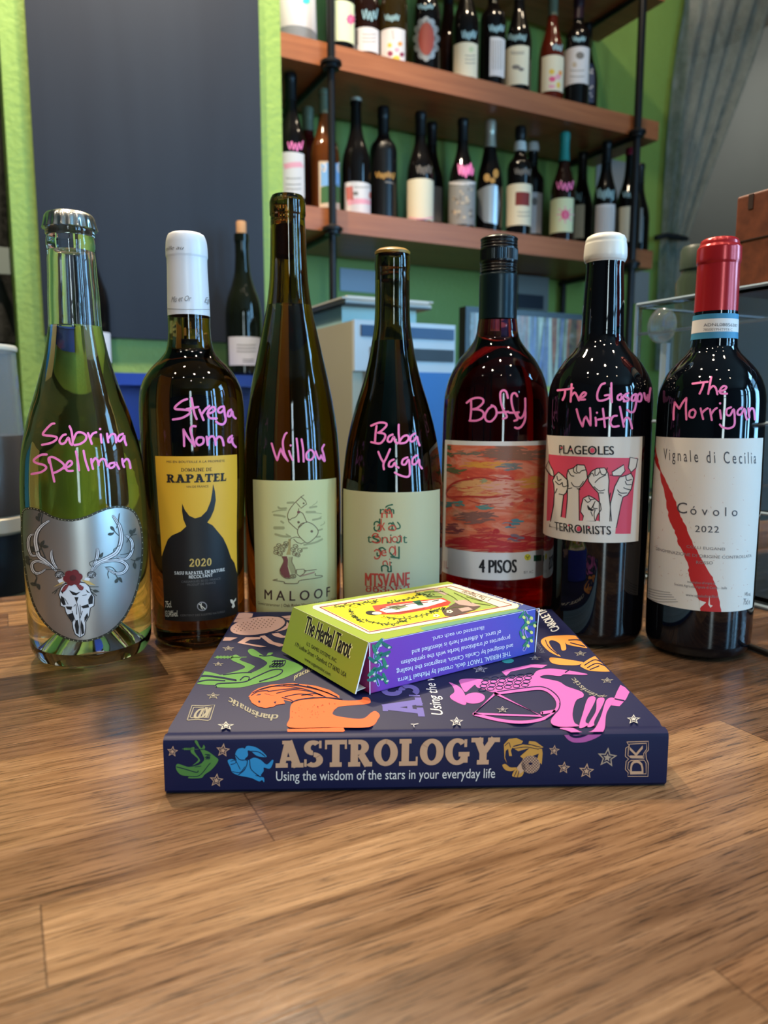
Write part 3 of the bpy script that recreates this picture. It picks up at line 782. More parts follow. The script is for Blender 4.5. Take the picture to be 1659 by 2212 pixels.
for q in ["300,250 300,180 320,110", "255,470 300,560 350,680", "200,600 260,600 300,540 310,490", "215,880 240,940 225,1000 265,1055", "240,940 205,1020", "180,700 130,700", "1280,400 1230,345 1200,300", "1230,345 1165,378", "1250,300 1275,200 1285,115", "1380,480 1430,400 1500,380", "1300,640 1400,620 1460,560 1470,500", "1430,700 1490,715 1540,685", "1480,720 1485,790", "1290,520 1220,570 1215,600", "1150,850 1140,890 1152,940", "1230,880 1260,930 1300,980", "1110,800 1190,800 1250,860", "500,1090 470,1140", "530,1060 440,1130", "910,1050 1020,1050", "915,1080 1030,1115", "930,1110 1000,1165", "360,830 450,825 540,830", "1010,700 910,740 930,790"]:
    a.stroke(q, 9, DKLEAF, 5)
for (x, y, r_) in [(255, 180, 60), (276, 135, 100), (313, 490, -60), (350, 537, 10), (185, 570, 80), (125, 690, 60), (200, 1020, 30), (262, 1050, 70), (1180, 375, -10), (1200, 308, 50), (1436, 358, 70), (1470, 335, -60), (1060, 645, -60), (1525, 692, -30), (1480, 782, 80), (1255, 968, -60), (1300, 962, 60), (990, 1105, 10), (128, 740, 60)]:
    c_, s_ = math.cos(R(r_)), math.sin(R(r_))
    a.fill([(x + u_ * c_ - v_ * s_, y + u_ * s_ + v_ * c_) for u_, v_ in [(-40, 0), (-10, -20), (40, 0), (-10, 20)]], DKLEAF, 6, True)
for x in (530, 935):
    a.dot(x, 895, 60, INK, 5, 46); a.dot(x, 895, 52, mat('print_burr_grey', (112, 110, 108), 0.5), 5.5, 39)
    for q in range(14): a.stroke([(x - 50 + 8 * q, 880 + 9 * (q * 5 % 7)), (x - 30 + 7 * q, 870 + 10 * (q * 3 % 7))], 5, BONE if q % 2 else INK, 6)
a.fill("505,965 580,930 600,1000 540,1020", BONE, 5); a.fill("860,930 915,940 900,990 840,970", BONE, 5)
sk = "600,1010 550,1060 522,1150 545,1210 545,1290 600,1312 610,1370 650,1440 692,1500 702,1580 728,1655 790,1700 848,1660 862,1580 860,1500 905,1420 920,1320 965,1290 972,1180 925,1110 910,1050 860,1000 720,980"
a.fill(sk, BONE, 7); a.stroke(sk, 11, INK, 8, True, False)
for q in ["550,1160 590,1190 612,1275 580,1285 552,1240", "932,1140 955,1180 948,1265 898,1275 892,1210", "608,1298 692,1300 682,1345 630,1335", "800,1300 892,1268 905,1312 830,1325", "718,1180 772,1180 746,1255", "735,1480 722,1540 742,1640 772,1660 778,1560 762,1470", "802,1470 832,1540 842,1640 812,1662 798,1560", "636,1400 702,1380 722,1450 702,1500 662,1450", "882,1380 846,1440 846,1500 892,1430", "650,1090 695,1150 742,1158 800,1110 742,1128", "760,1020 840,1050 780,1090", "545,1100 600,1080 570,1140", "860,1080 920,1130 880,1120"]: a.fill(q, INK, 8)
for q in ["750,1250 782,1400 797,1690", "712,1300 740,1280 748,1400", "790,1280 800,1400", "600,1200 640,1270", "870,1150 820,1160", "690,1360 730,1480", "820,1360 790,1450"]: a.stroke(q, 8, INK, 8)
for t_ in range(10): a.stroke([(470 + 10 * t_, 1045 - 6 * t_), (560 + 4 * t_, 1010 - 3 * t_)], 5, STRAW, 9); a.stroke([(810 + 8 * t_, 960 + 6 * t_), (900 + 9 * t_, 975 + 6 * t_)], 5, STRAW, 9)
for t_ in range(6): a.dot(700 + 72 * math.cos(R(60 * t_ - 70)), 932 + 60 * math.sin(R(60 * t_ - 70)), 52, DKRED, 10 + 0.2 * t_, 46)
for q in ["560,1100 600,1030 650,1020 620,1080 590,1110", "740,1010 790,1020 835,1060 810,1095 770,1070"]: a.fill(q, DKRED, 10, True)
for q in ["575,1090 630,1030", "600,1085 645,1035", "760,1030 815,1080", "775,1020 830,1065"]: a.stroke(q, 7, REDL, 11)
a.dot(700, 935, 42, mat('print_maroon', (78, 24, 28), 0.5), 12, 38)
a.build('label', B1.root, 'silver shield label with antlered skull')
script(B1, (0, 880, 3.686), ["435,128 410,135 370,175 345,210 360,222 420,228 455,240 440,265 400,285 338,298", "525,215 500,225 475,265 490,290 520,280 545,240 560,285 575,300", "555,150 570,190 580,260 580,295", "585,260 610,205 650,200 685,225 680,260 640,290 595,300", "700,205 715,245 730,290", "715,250 735,212 765,198", "800,215 805,260 808,280", "850,210 855,250 860,278", "862,245 885,215 910,215 918,240 922,278", "975,210 945,225 935,255 950,270 975,245 985,225 990,265 1002,300",
    "375,375 330,378 280,410 275,430 300,445 355,460 370,485 330,515 255,530", "395,400 405,450 420,520 435,590", "395,440 390,405 420,395 470,420 510,455 505,480 460,510 420,525", "510,485 550,470 575,445 560,425 535,445 525,480 540,505 580,505", "605,350 620,430 630,500", "665,345 680,420 705,500", "725,410 730,450 740,490", "730,445 755,405 775,420 785,460", "785,440 810,410 835,420 850,470", "905,440 870,450 870,480 900,475 920,440 930,460 945,490", "970,410 975,450 985,475", "975,440 1005,410 1025,430 1035,482"], 20, [(795, 172)])

# ---------------------------------------------------------------- 2: olive bordeaux bottle, yellow and black label
rows2 = [(503, 360.5, 438), (523, 357.5, 446.5), (545, 357, 448.5), (553, 357.5, 449), (558, 359.5, 448), (570, 360, 448), (620, 360.5, 450.5), (679, 361.5, 453.5), (706, 363, 454.5), (735, 362.5, 457), (758, 358, 463), (774, 345, 474), (796.5, 324, 498), (819, 309, 513), (842, 303, 523), (864, 301.8, 527), (887, 301.5, 529), (1000, None, 529), (1168, None, 527), (1355, 330.5, None)]
B2 = hero('bordeaux_bottle', 'olive glass bottle with white capsule and yellow label with black horned figure', rows2, 1405, None, OLIVE, 0.007, 0.0, None, 684, None)
WCAP = mat('white_capsule', (222, 220, 222), 0.3)
CAPB2 = closure(B2, 'capsule', WCAP, 684)
a = Art(B2.s, 0.0003, (280, 480, 4.423)); GRY = mat('print_grey', (128, 124, 124), 0.5)
a.text('eille au', (352, 272), (522, 262), (352, 236), GRY, 0, shear=0.4); a.build('lettering', CAPB2); a = Art(B2.s, 0.0003, (280, 480, 4.423)); a.stroke("358,826 480,832 600,834 770,833", 5, GRY, 0); a.text('Mis et Or', (400, 765), (590, 755), (400, 712), GRY, 0, shear=0.4); a.text('Ego', (712, 768), (768, 770), (712, 718), GRY, 0, shear=0.4)
a.build('lettering', CAPB2)
YEL = mat('print_amber_yellow', (230, 172, 46), 0.5); BLK = mat('print_soft_black', (18, 17, 18), 0.45); GOLDT = mat('print_gold', (206, 170, 88), 0.5); DIM = mat('print_dim_grey', (96, 92, 90), 0.5)
a = Art(B2.s, 0.0003, (280, 960, 4.807))
lr = (a.loc((285, 420))[0], a.loc((1112, 600))[0], a.loc((700, 1835))[1], a.loc((700, 122))[1])
a.rect(*lr, YEL, 0); a.win = lr
a.fill("300,1230 330,1190 350,1120 400,985 440,945 530,905 590,850 560,780 545,690 547,615 575,680 620,740 680,767 740,750 800,690 840,590 855,500 865,410 885,490 893,580 875,680 840,760 805,810 860,840 910,900 970,975 1010,1060 1050,1180 1085,1230 1110,1330 1140,1420 1160,1860 260,1860", BLK, 1)
a.text('MIS EN BOUTEILLE À LA PROPRIÉTÉ', (388, 190), (983, 180), (388, 168), INKB, 2)
a.text('DOMAINE DE', (537, 282), (852, 275), (537, 246), INK, 2, slab=(0.15, 0.09, 0.12))
a.text('RAPATEL', (388, 395), (998, 377), (388, 310), INK, 2, slab=(0.24, 0.10, 0.06))
a.text('VIN DE FRANCE', (588, 450), (818, 445), (588, 428), INKB, 2)
a.text('2020', (622, 1268), (848, 1258), (622, 1186), GOLDT, 2, slab=(0.2, 0.05, 0.12))
a.text('SASU RAPATEL EN NATURE', (470, 1348), (985, 1312), (468, 1316), WHITE, 2, slab=(0.18, 0.08, 0.1)); a.text('RÉCOLTANT', (618, 1392), (862, 1370), (617, 1360), WHITE, 2, 0.01)
a.text('CAISSARGUES 30132 / FRANCE', (540, 1436), (940, 1400), (540, 1414), DIM, 2); a.text('PRODUIT DE FRANCE', (600, 1468), (890, 1442), (600, 1446), DIM, 2)
a.text('75cl.', (375, 1690), (440, 1690), (375, 1625), PAPER, 2); a.text('13,34%vol.', (375, 1786), (505, 1784), (375, 1724), PAPER, 2); a.text('CONTIENT DES SULFITES NATURELS', (528, 1782), (985, 1742), (528, 1762), DIM, 2)
a.dot(752, 1680, 52, mat('print_mid_grey', (150, 148, 150), 0.5), 2, 48, n=24); a.dot(752, 1680, 42, BLK, 3, 38, n=24); a.stroke("722,1655 785,1708", 9, PAPER, 4); a.stroke("745,1650 740,1680 755,1708", 9, PAPER, 4)
a.fill("1040,1610 1060,1610 1075,1625 1100,1590 1100,1615 1080,1640 1090,1680 1070,1700 1055,1690 1065,1660 1045,1640", PAPER, 2)
a.build('label', B2.root, 'yellow label with black horned silhouette')
script(B2, (280, 480, 4.423), ["550,1690 500,1710 440,1760 440,1785 500,1790 570,1800 570,1830 500,1870 415,1885", "590,1680 605,1760 620,1830 640,1880", "545,1785 600,1775 655,1765", "665,1790 685,1840 705,1890", "685,1840 720,1790 760,1755", "740,1830 790,1815 815,1785 795,1765 760,1790 745,1830 765,1870 830,1875", "895,1760 860,1770 840,1800 860,1820 890,1800 900,1770", "900,1775 905,1830 915,1890 890,1930 850,1925 825,1905", "965,1790 940,1810 935,1850 960,1850 975,1805 985,1850 1008,1875",
    "522,2138 520,2060 515,1980", "515,1980 560,2060 622,2140", "622,2140 600,2060 580,1980 600,1950 630,1950", "690,2055 650,2060 635,2100 660,2130 700,2110 705,2070 690,2055", "735,2050 740,2090 745,2128", "740,2090 770,2050 800,2050 815,2090 820,2128", "820,2085 845,2050 875,2060 890,2100 895,2132", "975,2040 945,2065 940,2095 960,2100 980,2055 975,2085 985,2120 1010,2148"], 24)

# ---------------------------------------------------------------- 3: tall flute bottle
rows3 = [(423, 586, 652.5), (428, 583.5, 656), (436.5, 580.5, 658.5), (464, 580.5, 658.5), (468, 583, 657.5), (473, 583, 658), (540, 582, 660), (596, 581.5, 664), (652, 577.5, 672), (708, 567.7, 684), (764, 558, 698), (820, 546.6, 710.6), (877, 537, 721), (933, 531, 730), (990, 529, 735), (1046, 528.5, 738), (1215, 531, 736.5), (1330, 533, 734)]
B3 = hero('flute_bottle', 'tallest bottle, slender amber green flute without capsule, pale green kettle label', rows3, None, 0.606, OLIVE2, 0.006, 0.0, 661, None, None)
z0, z1 = B3.ztop - 0.045, B3.ztop - 0.0225
MB().lathe(B3.c, [(0, z0), (0.0095, z0), (0.0095, z1 + 0.0004), (0, z1 + 0.0004)], 24).build('cork', mat('brown_cork', (60, 40, 24), 0.8), B3.root, smooth=True)
a = Art(B3.s, 0.0003, (520, 1000, 6.504))
a.rect(a.loc((190, 900))[0], a.loc((1342, 900))[0], HC + 0.012, a.loc((760, 248))[1], PALEG, 0)
PAR = mat('print_warm_brown', (112, 88, 60), 0.5); SMK = mat('print_smoke_olive', (164, 160, 112), 0.5); CLAY = mat('print_clay', (122, 66, 62), 0.5)
for q, wd in (("445,690 520,670 640,660", 14), ("470,730 560,740 620,755", 28), ("480,910 600,912", 42), ("490,1000 600,1030 690,1032", 30), ("530,620 560,640 640,635", 26), ("660,560 740,555", 30), ("570,820 600,840", 26), ("925,690 1040,690", 34), ("1040,700 1130,712", 10), ("970,625 1060,612", 26), ("1000,600 1060,560 1070,535", 8), ("1010,800 1120,775", 26), ("1080,790 1130,750", 10), ("1095,945 1140,930", 22), ("1060,1040 1110,1035", 24), ("890,1150 1050,1115 1140,1070", 26), ("870,1200 930,1195", 24), ("1120,880 1170,850 1170,825", 10), ("640,1000 700,1035", 18)):
    a.stroke(q, wd, SMK, 1)
L = 9
for q in ["845,475 905,530 925,575 845,635 820,600 775,550 845,475", "885,450 845,478 770,550 710,620 670,690 660,760 690,800 720,775 760,765 800,720 815,640", "660,760 680,830 730,880 795,935", "815,675 870,705 905,780 925,835", "930,825 1010,860 1075,930 1080,990 1030,1060 940,1122 880,1090 810,1010 800,940 850,870 930,825", "805,905 850,850 890,838", "825,900 860,868", "830,1050 770,1038 710,1055 690,1090", "745,1070 790,1115 850,1135 890,1118", "580,1310 605,1370 590,1420 555,1500 570,1570 640,1620 720,1610 770,1540 750,1450 720,1390 725,1320", "785,1495 890,1490 890,1550 830,1590 785,1560 785,1495", "890,1505 915,1510 910,1530 890,1535", "900,1515 1060,1495", "455,1645 520,1630", "455,1645 610,1668 620,1690 790,1690 830,1650 1000,1625 1130,1600 1130,1580 1050,1580 1045,1550"]:
    a.stroke(q, L, PAR, 3, smooth=len(q) > 60)
a.fill("580,1310 650,1310 665,1360 660,1450 690,1560 690,1618 620,1608 570,1560 555,1500 590,1420 605,1370", CLAY, 2)
a.fill("670,1065 705,1065 702,1290 640,1290 668,1200", mat('print_tan', (176, 154, 96), 0.5), 2); a.fill("670,1320 725,1320 720,1390 750,1450 768,1540 715,1560 690,1500 668,1440 672,1370", SMK, 2)
a.fill("830,1580 1040,1520 1030,1545 830,1600", mat('print_dust_pink', (176, 140, 110), 0.5), 1.5)
for (x, y) in ((540, 1160), (505, 1200), (500, 1255), (555, 1275), (620, 1165), (590, 1220), (770, 1170), (735, 1215), (830, 1225), (760, 1275), (800, 1290), (640, 1130)):
    a.stroke([(x + 34 * math.cos(R(t_ * 40)), y + 28 * math.sin(R(t_ * 40 + 10 * (t_ % 2)))) for t_ in range(10)], 7, PAR, 3); a.stroke([(x - 22, y - 14), (x + 4, y + 6), (x + 22, y - 10), (x + 6, y + 24)], 6, PAR, 3)
a.dot(735, 1590, 46, PAR, 3, 30); a.dot(735, 1590, 36, SMK, 4, 22); a.stroke("700,1570 770,1610", 6, PAR, 5); a.stroke("740,1560 735,1620", 6, PAR, 5)
for (x, y, r_) in ((812, 690, 20), (812, 832, 18), (882, 567, 13), (995, 960, 18)): a.dot(x, y, r_, CLAY if r_ > 18 else PAR, 4)
a.text('M A L O O F', (340, 1908), (1245, 1868), (340, 1775), mat('print_plum_brown', (70, 44, 40), 0.5), 2, 0.012)
a.text('Gewürztraminer | Oak Ridge Vineyard | Columbia Gorge', (245, 1978), (1330, 1912), (245, 1940), PAR, 2, 0.004); a.text('2022', (740, 2066), (892, 2062), (740, 2030), PAR, 2, 0.008, 1.1)
a.build('label', B3.root, 'pale green label with a hand pouring a kettle into a vase')
script(B3, (520, 400, 3.567), ["240,1990 260,2060 282,2120", "282,2120 300,2060 310,2030", "310,2030 330,2080 365,2125", "365,2125 335,2060 325,1980 340,1925 355,1908", "372,2048 385,2085 400,2118", "430,1952 440,2040 446,2130", "468,1958 480,2040 484,2130", "530,2040 505,2070 510,2110 540,2115 565,2080 550,2045 530,2040", "575,2050 590,2090 605,2110 618,2080", "618,2080 630,2110 645,2125 635,2070 625,2030 640,2000"], 17, [(385, 2005)])

# ---------------------------------------------------------------- 4: burgundy bottle, sage label
rows4 = [(543, 825, 867), (548, 813.5, 886), (565, 810.5, 887), (583, 810, 887), (586, 811.5, 886), (600, 811, 886), (661, 810.5, 885.7), (696, 809.5, 887), (731.6, 805, 891.6), (778.6, 796.4, 899.5), (825.6, 783.5, 910), (872.6, 768.5, 924), (919.6, 755, 935), (966.6, 746, 944), (1013.7, 741, 950.5), (1059, 738, 955), (1200, 740, 956), (1330, 744, 953)]
B4 = hero('burgundy_bottle', 'dark olive sloping-shoulder bottle, no capsule, sage label with overlapping red and green letters', rows4, None, 0.598, OLIVE3, 0.006, 0.0, 738, None, None)
zt = B4.zc(548)
MB().lathe(B4.c, [(0.0135, zt - 0.001), (0.0138, B4.ztop - 0.0008), (0.011, B4.ztop + 0.0012), (0, B4.ztop + 0.0014)], 40).build('cork', mat('golden_wax', (150, 112, 40), 0.35), B4.root, smooth=True)
a = Art(B4.s, 0.0003, (720, 1020, 6.38))
a.rect(a.loc((142, 900))[0], a.loc((1462, 900))[0], HC + 0.012, a.loc((790, 278))[1], SAGE, 0)
FG = mat('print_forest_green', (36, 92, 66), 0.5); RD = mat('print_brick_red', (196, 74, 58), 0.5); W4 = 20
a.text('rm', (643, 575), (840, 575), (643, 470), FG, 1, 0.008); a.stroke("725,482 755,460 815,447", W4, FG, 1); a.stroke("745,560 745,520 770,490 800,520 800,560", W4, FG, 1)
a.text('m', (662, 630), (818, 626), (662, 520), RD, 2, 0.004); a.stroke("700,545 725,510 745,545 770,510 795,550", 16, RD, 2)
a.stroke("565,725 575,690 610,680 635,700", W4, FG, 1); a.stroke("640,645 640,750 620,800 585,805 565,775 570,755", W4, FG, 1); a.text('k', (655, 800), (718, 800), (655, 640), RD, 2, 0.005); a.stroke("610,740 640,720 655,770 640,815 610,800", 16, RD, 2)
a.text('a', (755, 795), (835, 795), (755, 640), FG, 1, 0.006); a.stroke("820,690 870,780", W4, FG, 1); a.stroke("885,690 918,735 912,770 880,778", W4, FG, 1); a.stroke("760,770 800,735 840,740 860,780 840,800 800,800 765,790", 16, RD, 2)
a.text('t', (472, 970), (530, 970), (472, 850), FG, 1, 0.006); a.text('s', (535, 972), (640, 972), (535, 820), FG, 1, 0.004); a.stroke("540,880 570,845 620,860 580,890 640,900 650,950 600,975 545,950", 17, RD, 2)
a.text('ni', (668, 975), (805, 975), (668, 850), FG, 1, 0.004); a.stroke("680,975 690,910 730,900 760,960 790,960 790,890", 15, RD, 2); a.dot(848, 925, 44, RD, 2, 44); a.dot(848, 925, 27, SAGE, 3, 28); a.stroke("870,960 900,970 925,930 920,870", W4, FG, 3.5); a.stroke("895,885 935,885 935,960", 15, RD, 3.5); a.text('t', (955, 975), (1015, 975), (955, 850), FG, 1, 0.006)
a.stroke("605,1110 610,1150 650,1140 655,1080 630,1055 680,1040 720,1070", W4, FG, 1); a.stroke("570,1085 600,1065 640,1085 650,1140 625,1185 585,1190 570,1165", 17, RD, 2); a.text('e', (660, 1155), (735, 1155), (660, 1030), RD, 2, 0.005)
a.dot(812, 1080, 46, RD, 2, 62); a.dot(812, 1080, 29, SAGE, 3, 44); a.stroke("850,1015 860,1100 855,1145", 16, RD, 3.5); a.stroke("785,1110 820,1150 840,1160", W4, FG, 4); a.stroke("905,1030 905,1185", W4, FG, 4, smooth=False); a.stroke("795,1165 905,1180", W4, FG, 4)
a.stroke("690,1280 690,1235 730,1225 750,1275", 16, RD, 1); a.stroke("780,1235 782,1285", 16, RD, 1); a.dot(778, 1198, 9, RD, 1); a.stroke("672,1360 670,1300 720,1285 755,1310 755,1365 800,1365", W4, FG, 2); a.stroke("795,1290 797,1365", W4, FG, 2); a.dot(798, 1245, 10, FG, 2)
a.text('MTSVANE', (445, 1562), (1045, 1552), (445, 1385), RD, 2, 0.022)
a.text('ᲛᲬᲕᲐᲜᲔ', (452, 1644), (1040, 1632), (452, 1568), RD, 1, 0.03)
a.build('label', B4.root, 'sage label with red and green letters')
script(B4, (720, 520, 4.254), ["350,1700 420,1672 480,1676 487,1702 440,1750 410,1765", "400,1702 390,1770 385,1850", "410,1765 470,1775 475,1812 430,1862 350,1850", "545,1780 510,1800 500,1840 530,1845 555,1800 565,1840 585,1865", "600,1690 600,1770 605,1850 580,1858", "605,1850 640,1800 680,1790 690,1820 660,1855 610,1862", "750,1770 715,1795 705,1840 735,1840 765,1800 775,1840 790,1880",
    "415,1940 440,2000 462,2035", "522,1915 490,1990 462,2050 466,2100", "555,2010 520,2030 510,2070 540,2075 565,2040 575,2070 600,2085", "680,1990 640,2010 630,2050 660,2055 690,2010 700,2080 700,2150 670,2170 600,2150 565,2130", "770,1970 730,2000 725,2050 755,2050 785,2010 790,2060 812,2092"], 21)

# ---------------------------------------------------------------- 5: red litre bottle, screw cap
rows5 = [(512, 1043, 1118), (516.6, 1041, 1120.5), (522, 1040, 1122.5), (527, 1041.5, 1121), (531, 1041, 1121), (536, 1039, 1120), (560, 1039, 1120), (575, 1038, 1120), (580, 1036.5, 1120), (584, 1038.5, 1119.5), (590, 1037, 1119), (691, 1034, 1117), (702, 1031, 1117), (719, 1029, 1119), (734, 1023.5, 1122), (755.6, 1007.5, 1135), (777, 988, 1151), (798, 975.7, 1163.7), (819, 966, 1173), (840.5, 961, 1179.6), (862, 957.6, 1183), (915, 955, 1184.5), (1012, 953.5, None), (1105, 951.5, None), (1272, 949, None)]
B5 = hero('litre_bottle', 'red wine bottle with black screw cap and abstract red painting on the label', rows5, None, 0.640, REDG, 0.006, 0.0, None, 691, None)
TEALB = mat('teal_black_sleeve', (20, 36, 42), 0.32, 0.5); BLKCAP = mat('black_screw_cap', (18, 18, 20), 0.25, 0.3)
closure(B5, 'sleeve', TEALB, 691, 590)
zs = B5.zc(590); ztp = B5.ztop; pr = []; rr = B5.prof(B5.zc(560)) + 0.0002
pr.append((rr - 0.002, zs))
for i in range(61):
    z = zs + (ztp - 0.001 - zs) * i / 60; f_ = i / 60
    bump = 0.0
    for c_, w_ in ((0.06, .03), (0.14, .03), (0.22, .03), (0.80, .03), (0.88, .035), (0.72, .025)): bump -= 0.0007 * math.exp(-((f_ - c_) / w_) ** 2)
    if f_ > 0.93: bump -= 0.0022 * ((f_ - 0.93) / 0.07) ** 2
    pr.append((rr + bump, z))
pr += [(rr - 0.0045, ztp), (0, ztp + 0.0002)]
kn = lambda t, z: 0.012 * math.cos(60 * t) if zs + 0.30 * (ztp - zs) < z < zs + 0.62 * (ztp - zs) else 0.0
MB().lathe(B5.c, pr, 120, 0, kn).build('screw_cap', BLKCAP, B5.root, smooth=True)
a = Art(B5.s, 0.0003, (940, 920, 5.396)); WL = mat('label_white', (226, 224, 222), 0.5)
PNT = mat('painted_reds', (200, 80, 54), 0.55); k = NT(PNT); o = k.obj()
n1 = k.noise(k.mapping(o, (26, 26, 95)), 1.0, 5, 0.62, 0.8); n2 = k.noise(k.mapping(o, (18, 18, 40), (3, 1, 2)), 1.0, 4, 0.6, 0.5)
c1 = k.ramp(n1, [(0.30, (184, 52, 52)), (0.42, (214, 86, 66)), (0.50, (222, 128, 96)), (0.58, (232, 172, 146)), (0.66, (218, 106, 88)), (0.80, (150, 80, 76))])
c2 = k.ramp(n2, [(0.36, (120, 116, 90)), (0.44, (200, 84, 56)), (0.62, (206, 88, 58)), (0.72, (222, 154, 66))])
k.l(k.mix(0.45, c1, c2), k.b.inputs['Base Color'])
zb, zt = a.loc((620, 1796))[1], a.loc((640, 180))[1]; sl = a.loc((100, 900))[0]
a.rect(sl, -sl + 0.012, zb, zt, WL, 0)
pb, pt_ = a.loc((620, 1476))[1], a.loc((640, 232))[1]; pl_ = a.loc((132, 800))[0]
a.win = (pl_, -sl + 0.009, pb, pt_)
a.rect(pl_, -sl + 0.009, pb, pt_, PNT, 1)
blobs = [("250,300 380,275 490,310 440,350 300,345", (118, 112, 96)), ("600,260 850,230 1100,280 1240,260 1240,370 900,410 600,390", (140, 100, 84)), ("130,230 210,210 200,400 130,470", (74, 96, 62)), ("130,510 220,470 330,500 250,575 130,570", (98, 100, 66)), ("330,440 500,430 750,415 790,480 600,490 420,480", (222, 150, 62)), ("740,430 860,470 1000,500 900,520 790,480", (116, 124, 126)), ("980,610 1140,560 1230,600 1150,700 1000,745", (206, 140, 62)), ("560,560 760,545 1000,580 980,880 820,1000 640,990 700,870 560,760", (222, 160, 140)), ("330,640 560,600 740,680 700,800 500,830 250,800", (222, 160, 104)), ("730,600 850,580 900,630 820,665 750,640", (196, 56, 56)), ("800,880 900,845 985,870 930,910 830,915", (204, 88, 84)), ("1030,880 1130,845 1060,895", (180, 52, 50)),
         ("120,850 200,900 190,960 120,975", (70, 112, 114)), ("225,900 290,870 330,910 280,950 235,935", (86, 140, 134)), ("500,920 570,910 670,960 560,970", (84, 142, 138)), ("250,985 380,1020 620,1000 640,1080 480,1150 300,1110", (134, 90, 82)), ("810,1110 900,1090 1000,1130 900,1190 820,1195", (84, 140, 156)), ("650,1230 740,1200 700,1260", (186, 40, 44)), ("490,1210 640,1180 600,1240 510,1255", (190, 70, 62)), ("840,1290 950,1260 1000,1320 930,1350", (128, 112, 130)), ("120,1140 250,1160 330,1250 180,1260", (128, 62, 66)), ("110,1260 400,1290 700,1360 1100,1330 1240,1300 1240,1480 110,1480", (186, 46, 50)), ("540,630 580,615 590,665 545,660", (160, 160, 120))]
random.seed(11)
for i, (q, c_) in enumerate(blobs):
    p_ = [tuple(float(c) for c in w_.split(',')) for w_ in q.split()]
    x0_, x1_ = min(p[0] for p in p_), max(p[0] for p in p_); y0_, y1_ = min(p[1] for p in p_), max(p[1] for p in p_)
    m_ = mat('paint_%d_%d_%d' % c_, c_, 0.55); nn = int(max(7, min(46, (x1_ - x0_) * (y1_ - y0_) / 2200)))
    for _ in range(nn):
        t_, r_ = random.uniform(0, 6.28), math.sqrt(random.random()); x_ = (x0_ + x1_) / 2 + r_ * math.cos(t_) * (x1_ - x0_) * 0.5; y_ = (y0_ + y1_) / 2 + r_ * math.sin(t_) * (y1_ - y0_) * 0.46
        l_ = random.uniform(0.10, 0.3) * (x1_ - x0_) + 12; s_ = random.uniform(-0.22, 0.16)
        a.stroke([(x_ - l_, y_ - l_ * s_ + random.uniform(-6, 6)), (x_ - l_ * 0.3, y_ + random.uniform(-7, 7)), (x_ + l_ * 0.4, y_ + random.uniform(-7, 7)), (x_ + l_, y_ + l_ * s_)], random.uniform(9, 26), m_, 2 + 0.25 * (i % 4), taper=True)
for q in ("160,830 130,770 200,680 330,630 560,600 740,640", "160,830 400,820 640,830 880,800", "880,735 1010,805", "380,860 560,910 800,900", "640,1330 900,1375"): a.stroke(q, 20 if q[0] == '1' else 10, mat('paint_red_line', (176, 48, 46), 0.55), 4, taper=True)
a.dot(870, 1152, 15, mat('paint_red_line', (176, 48, 46)), 4)
a.win = None
a.text('4 PISOS', (515, 1706), (945, 1706), (515, 1556), INK, 1, 0.03)
a.dot(1075, 1530, 38, mat('print_lemon', (226, 214, 60), 0.5), 1); a.stroke("1055,1515 1075,1535 1095,1512", 7, FG, 2); a.stroke("1075,1535 1075,1556", 7, FG, 2); a.fill("1145,1508 1235,1500 1235,1570 1145,1578", FG, 1)
a.text('1L', (106, 1655), (158, 1662), (106, 1570), mat('print_rose', (206, 150, 150), 0.5), 1); a.text('BY AC', (1032, 1722), (1140, 1712), (1032, 1690), GRY, 1)
a.build('label', B5.root, 'white label with an abstract painting in reds')
script(B5, (930, 490, 4.707), ["370,1790 420,1752 480,1738 530,1750 535,1790 480,1840 430,1855", "415,1768 415,1870 405,1968", "430,1855 500,1860 540,1890 530,1940 470,1970 398,1970", "640,1820 590,1850 555,1920 570,1970 620,1975 670,1910 660,1840 620,1815", "785,1740 770,1680 740,1662 710,1690 715,1780 740,1860 775,1930 735,1952", "680,1890 740,1885 790,1880", "880,1722 860,1692 830,1702 820,1760 840,1860 882,1950 850,1972", "800,1890 850,1890 895,1885", "880,1895 885,1925 910,1945 940,1920 960,1850 960,1745", "960,1850 960,1950 930,2020 890,2048 857,2040"], 24)

# ---------------------------------------------------------------- 6: black bottle, white wax top, fists label
rows6 = [(510, 1273, 1349), (513, 1269, 1354), (521, 1266.5, 1355.5), (527, 1267, 1356), (533, 1265, 1357), (556, 1263, 1357.6), (566, 1264, 1354.5), (570, 1266, 1351), (575, 1267.5, 1349.8), (638.7, 1262, 1350), (702.5, 1256, 1348.5), (723.7, 1255, 1348.6), (740.7, 1251.5, 1352), (755.6, 1242, 1361), (777, 1221.6, 1379), (798, 1205.7, 1393), (819, 1192, 1402), (840.5, 1185, 1407.5), (872, 1181.5, 1409), (943, 1178, 1404.5), (1146, 1170.5, 1396), (1259, 1168.5, 1390), (1349, 1169, 1381)]
B6 = hero('black_wine_bottle', 'black glass bottle with white wax top and pink label of raised fists', rows6, 1402, None, BLACKG, 0.010, 0.0, None, 570, None)
closure(B6, 'wax_top', mat('white_wax', (232, 228, 218), 0.28), 570, None, 0.0, 0.004)
a = Art(B6.s, 0.0003, (1150, 920, 4.425)); CRM = mat('label_cream', (224, 214, 200), 0.5); PNK = mat('print_raspberry', (218, 74, 98), 0.5)
lr = (a.loc((112, 600))[0], a.loc((1030, 600))[0], a.loc((560, 1112))[1], a.loc((600, 104))[1])
a.rect(*lr, CRM, 0); a.win = lr
a.fill("160,270 400,290 700,302 1000,304 965,600 935,1030 790,1030 800,930 620,905 450,908 280,888 140,908", PNK, 1)
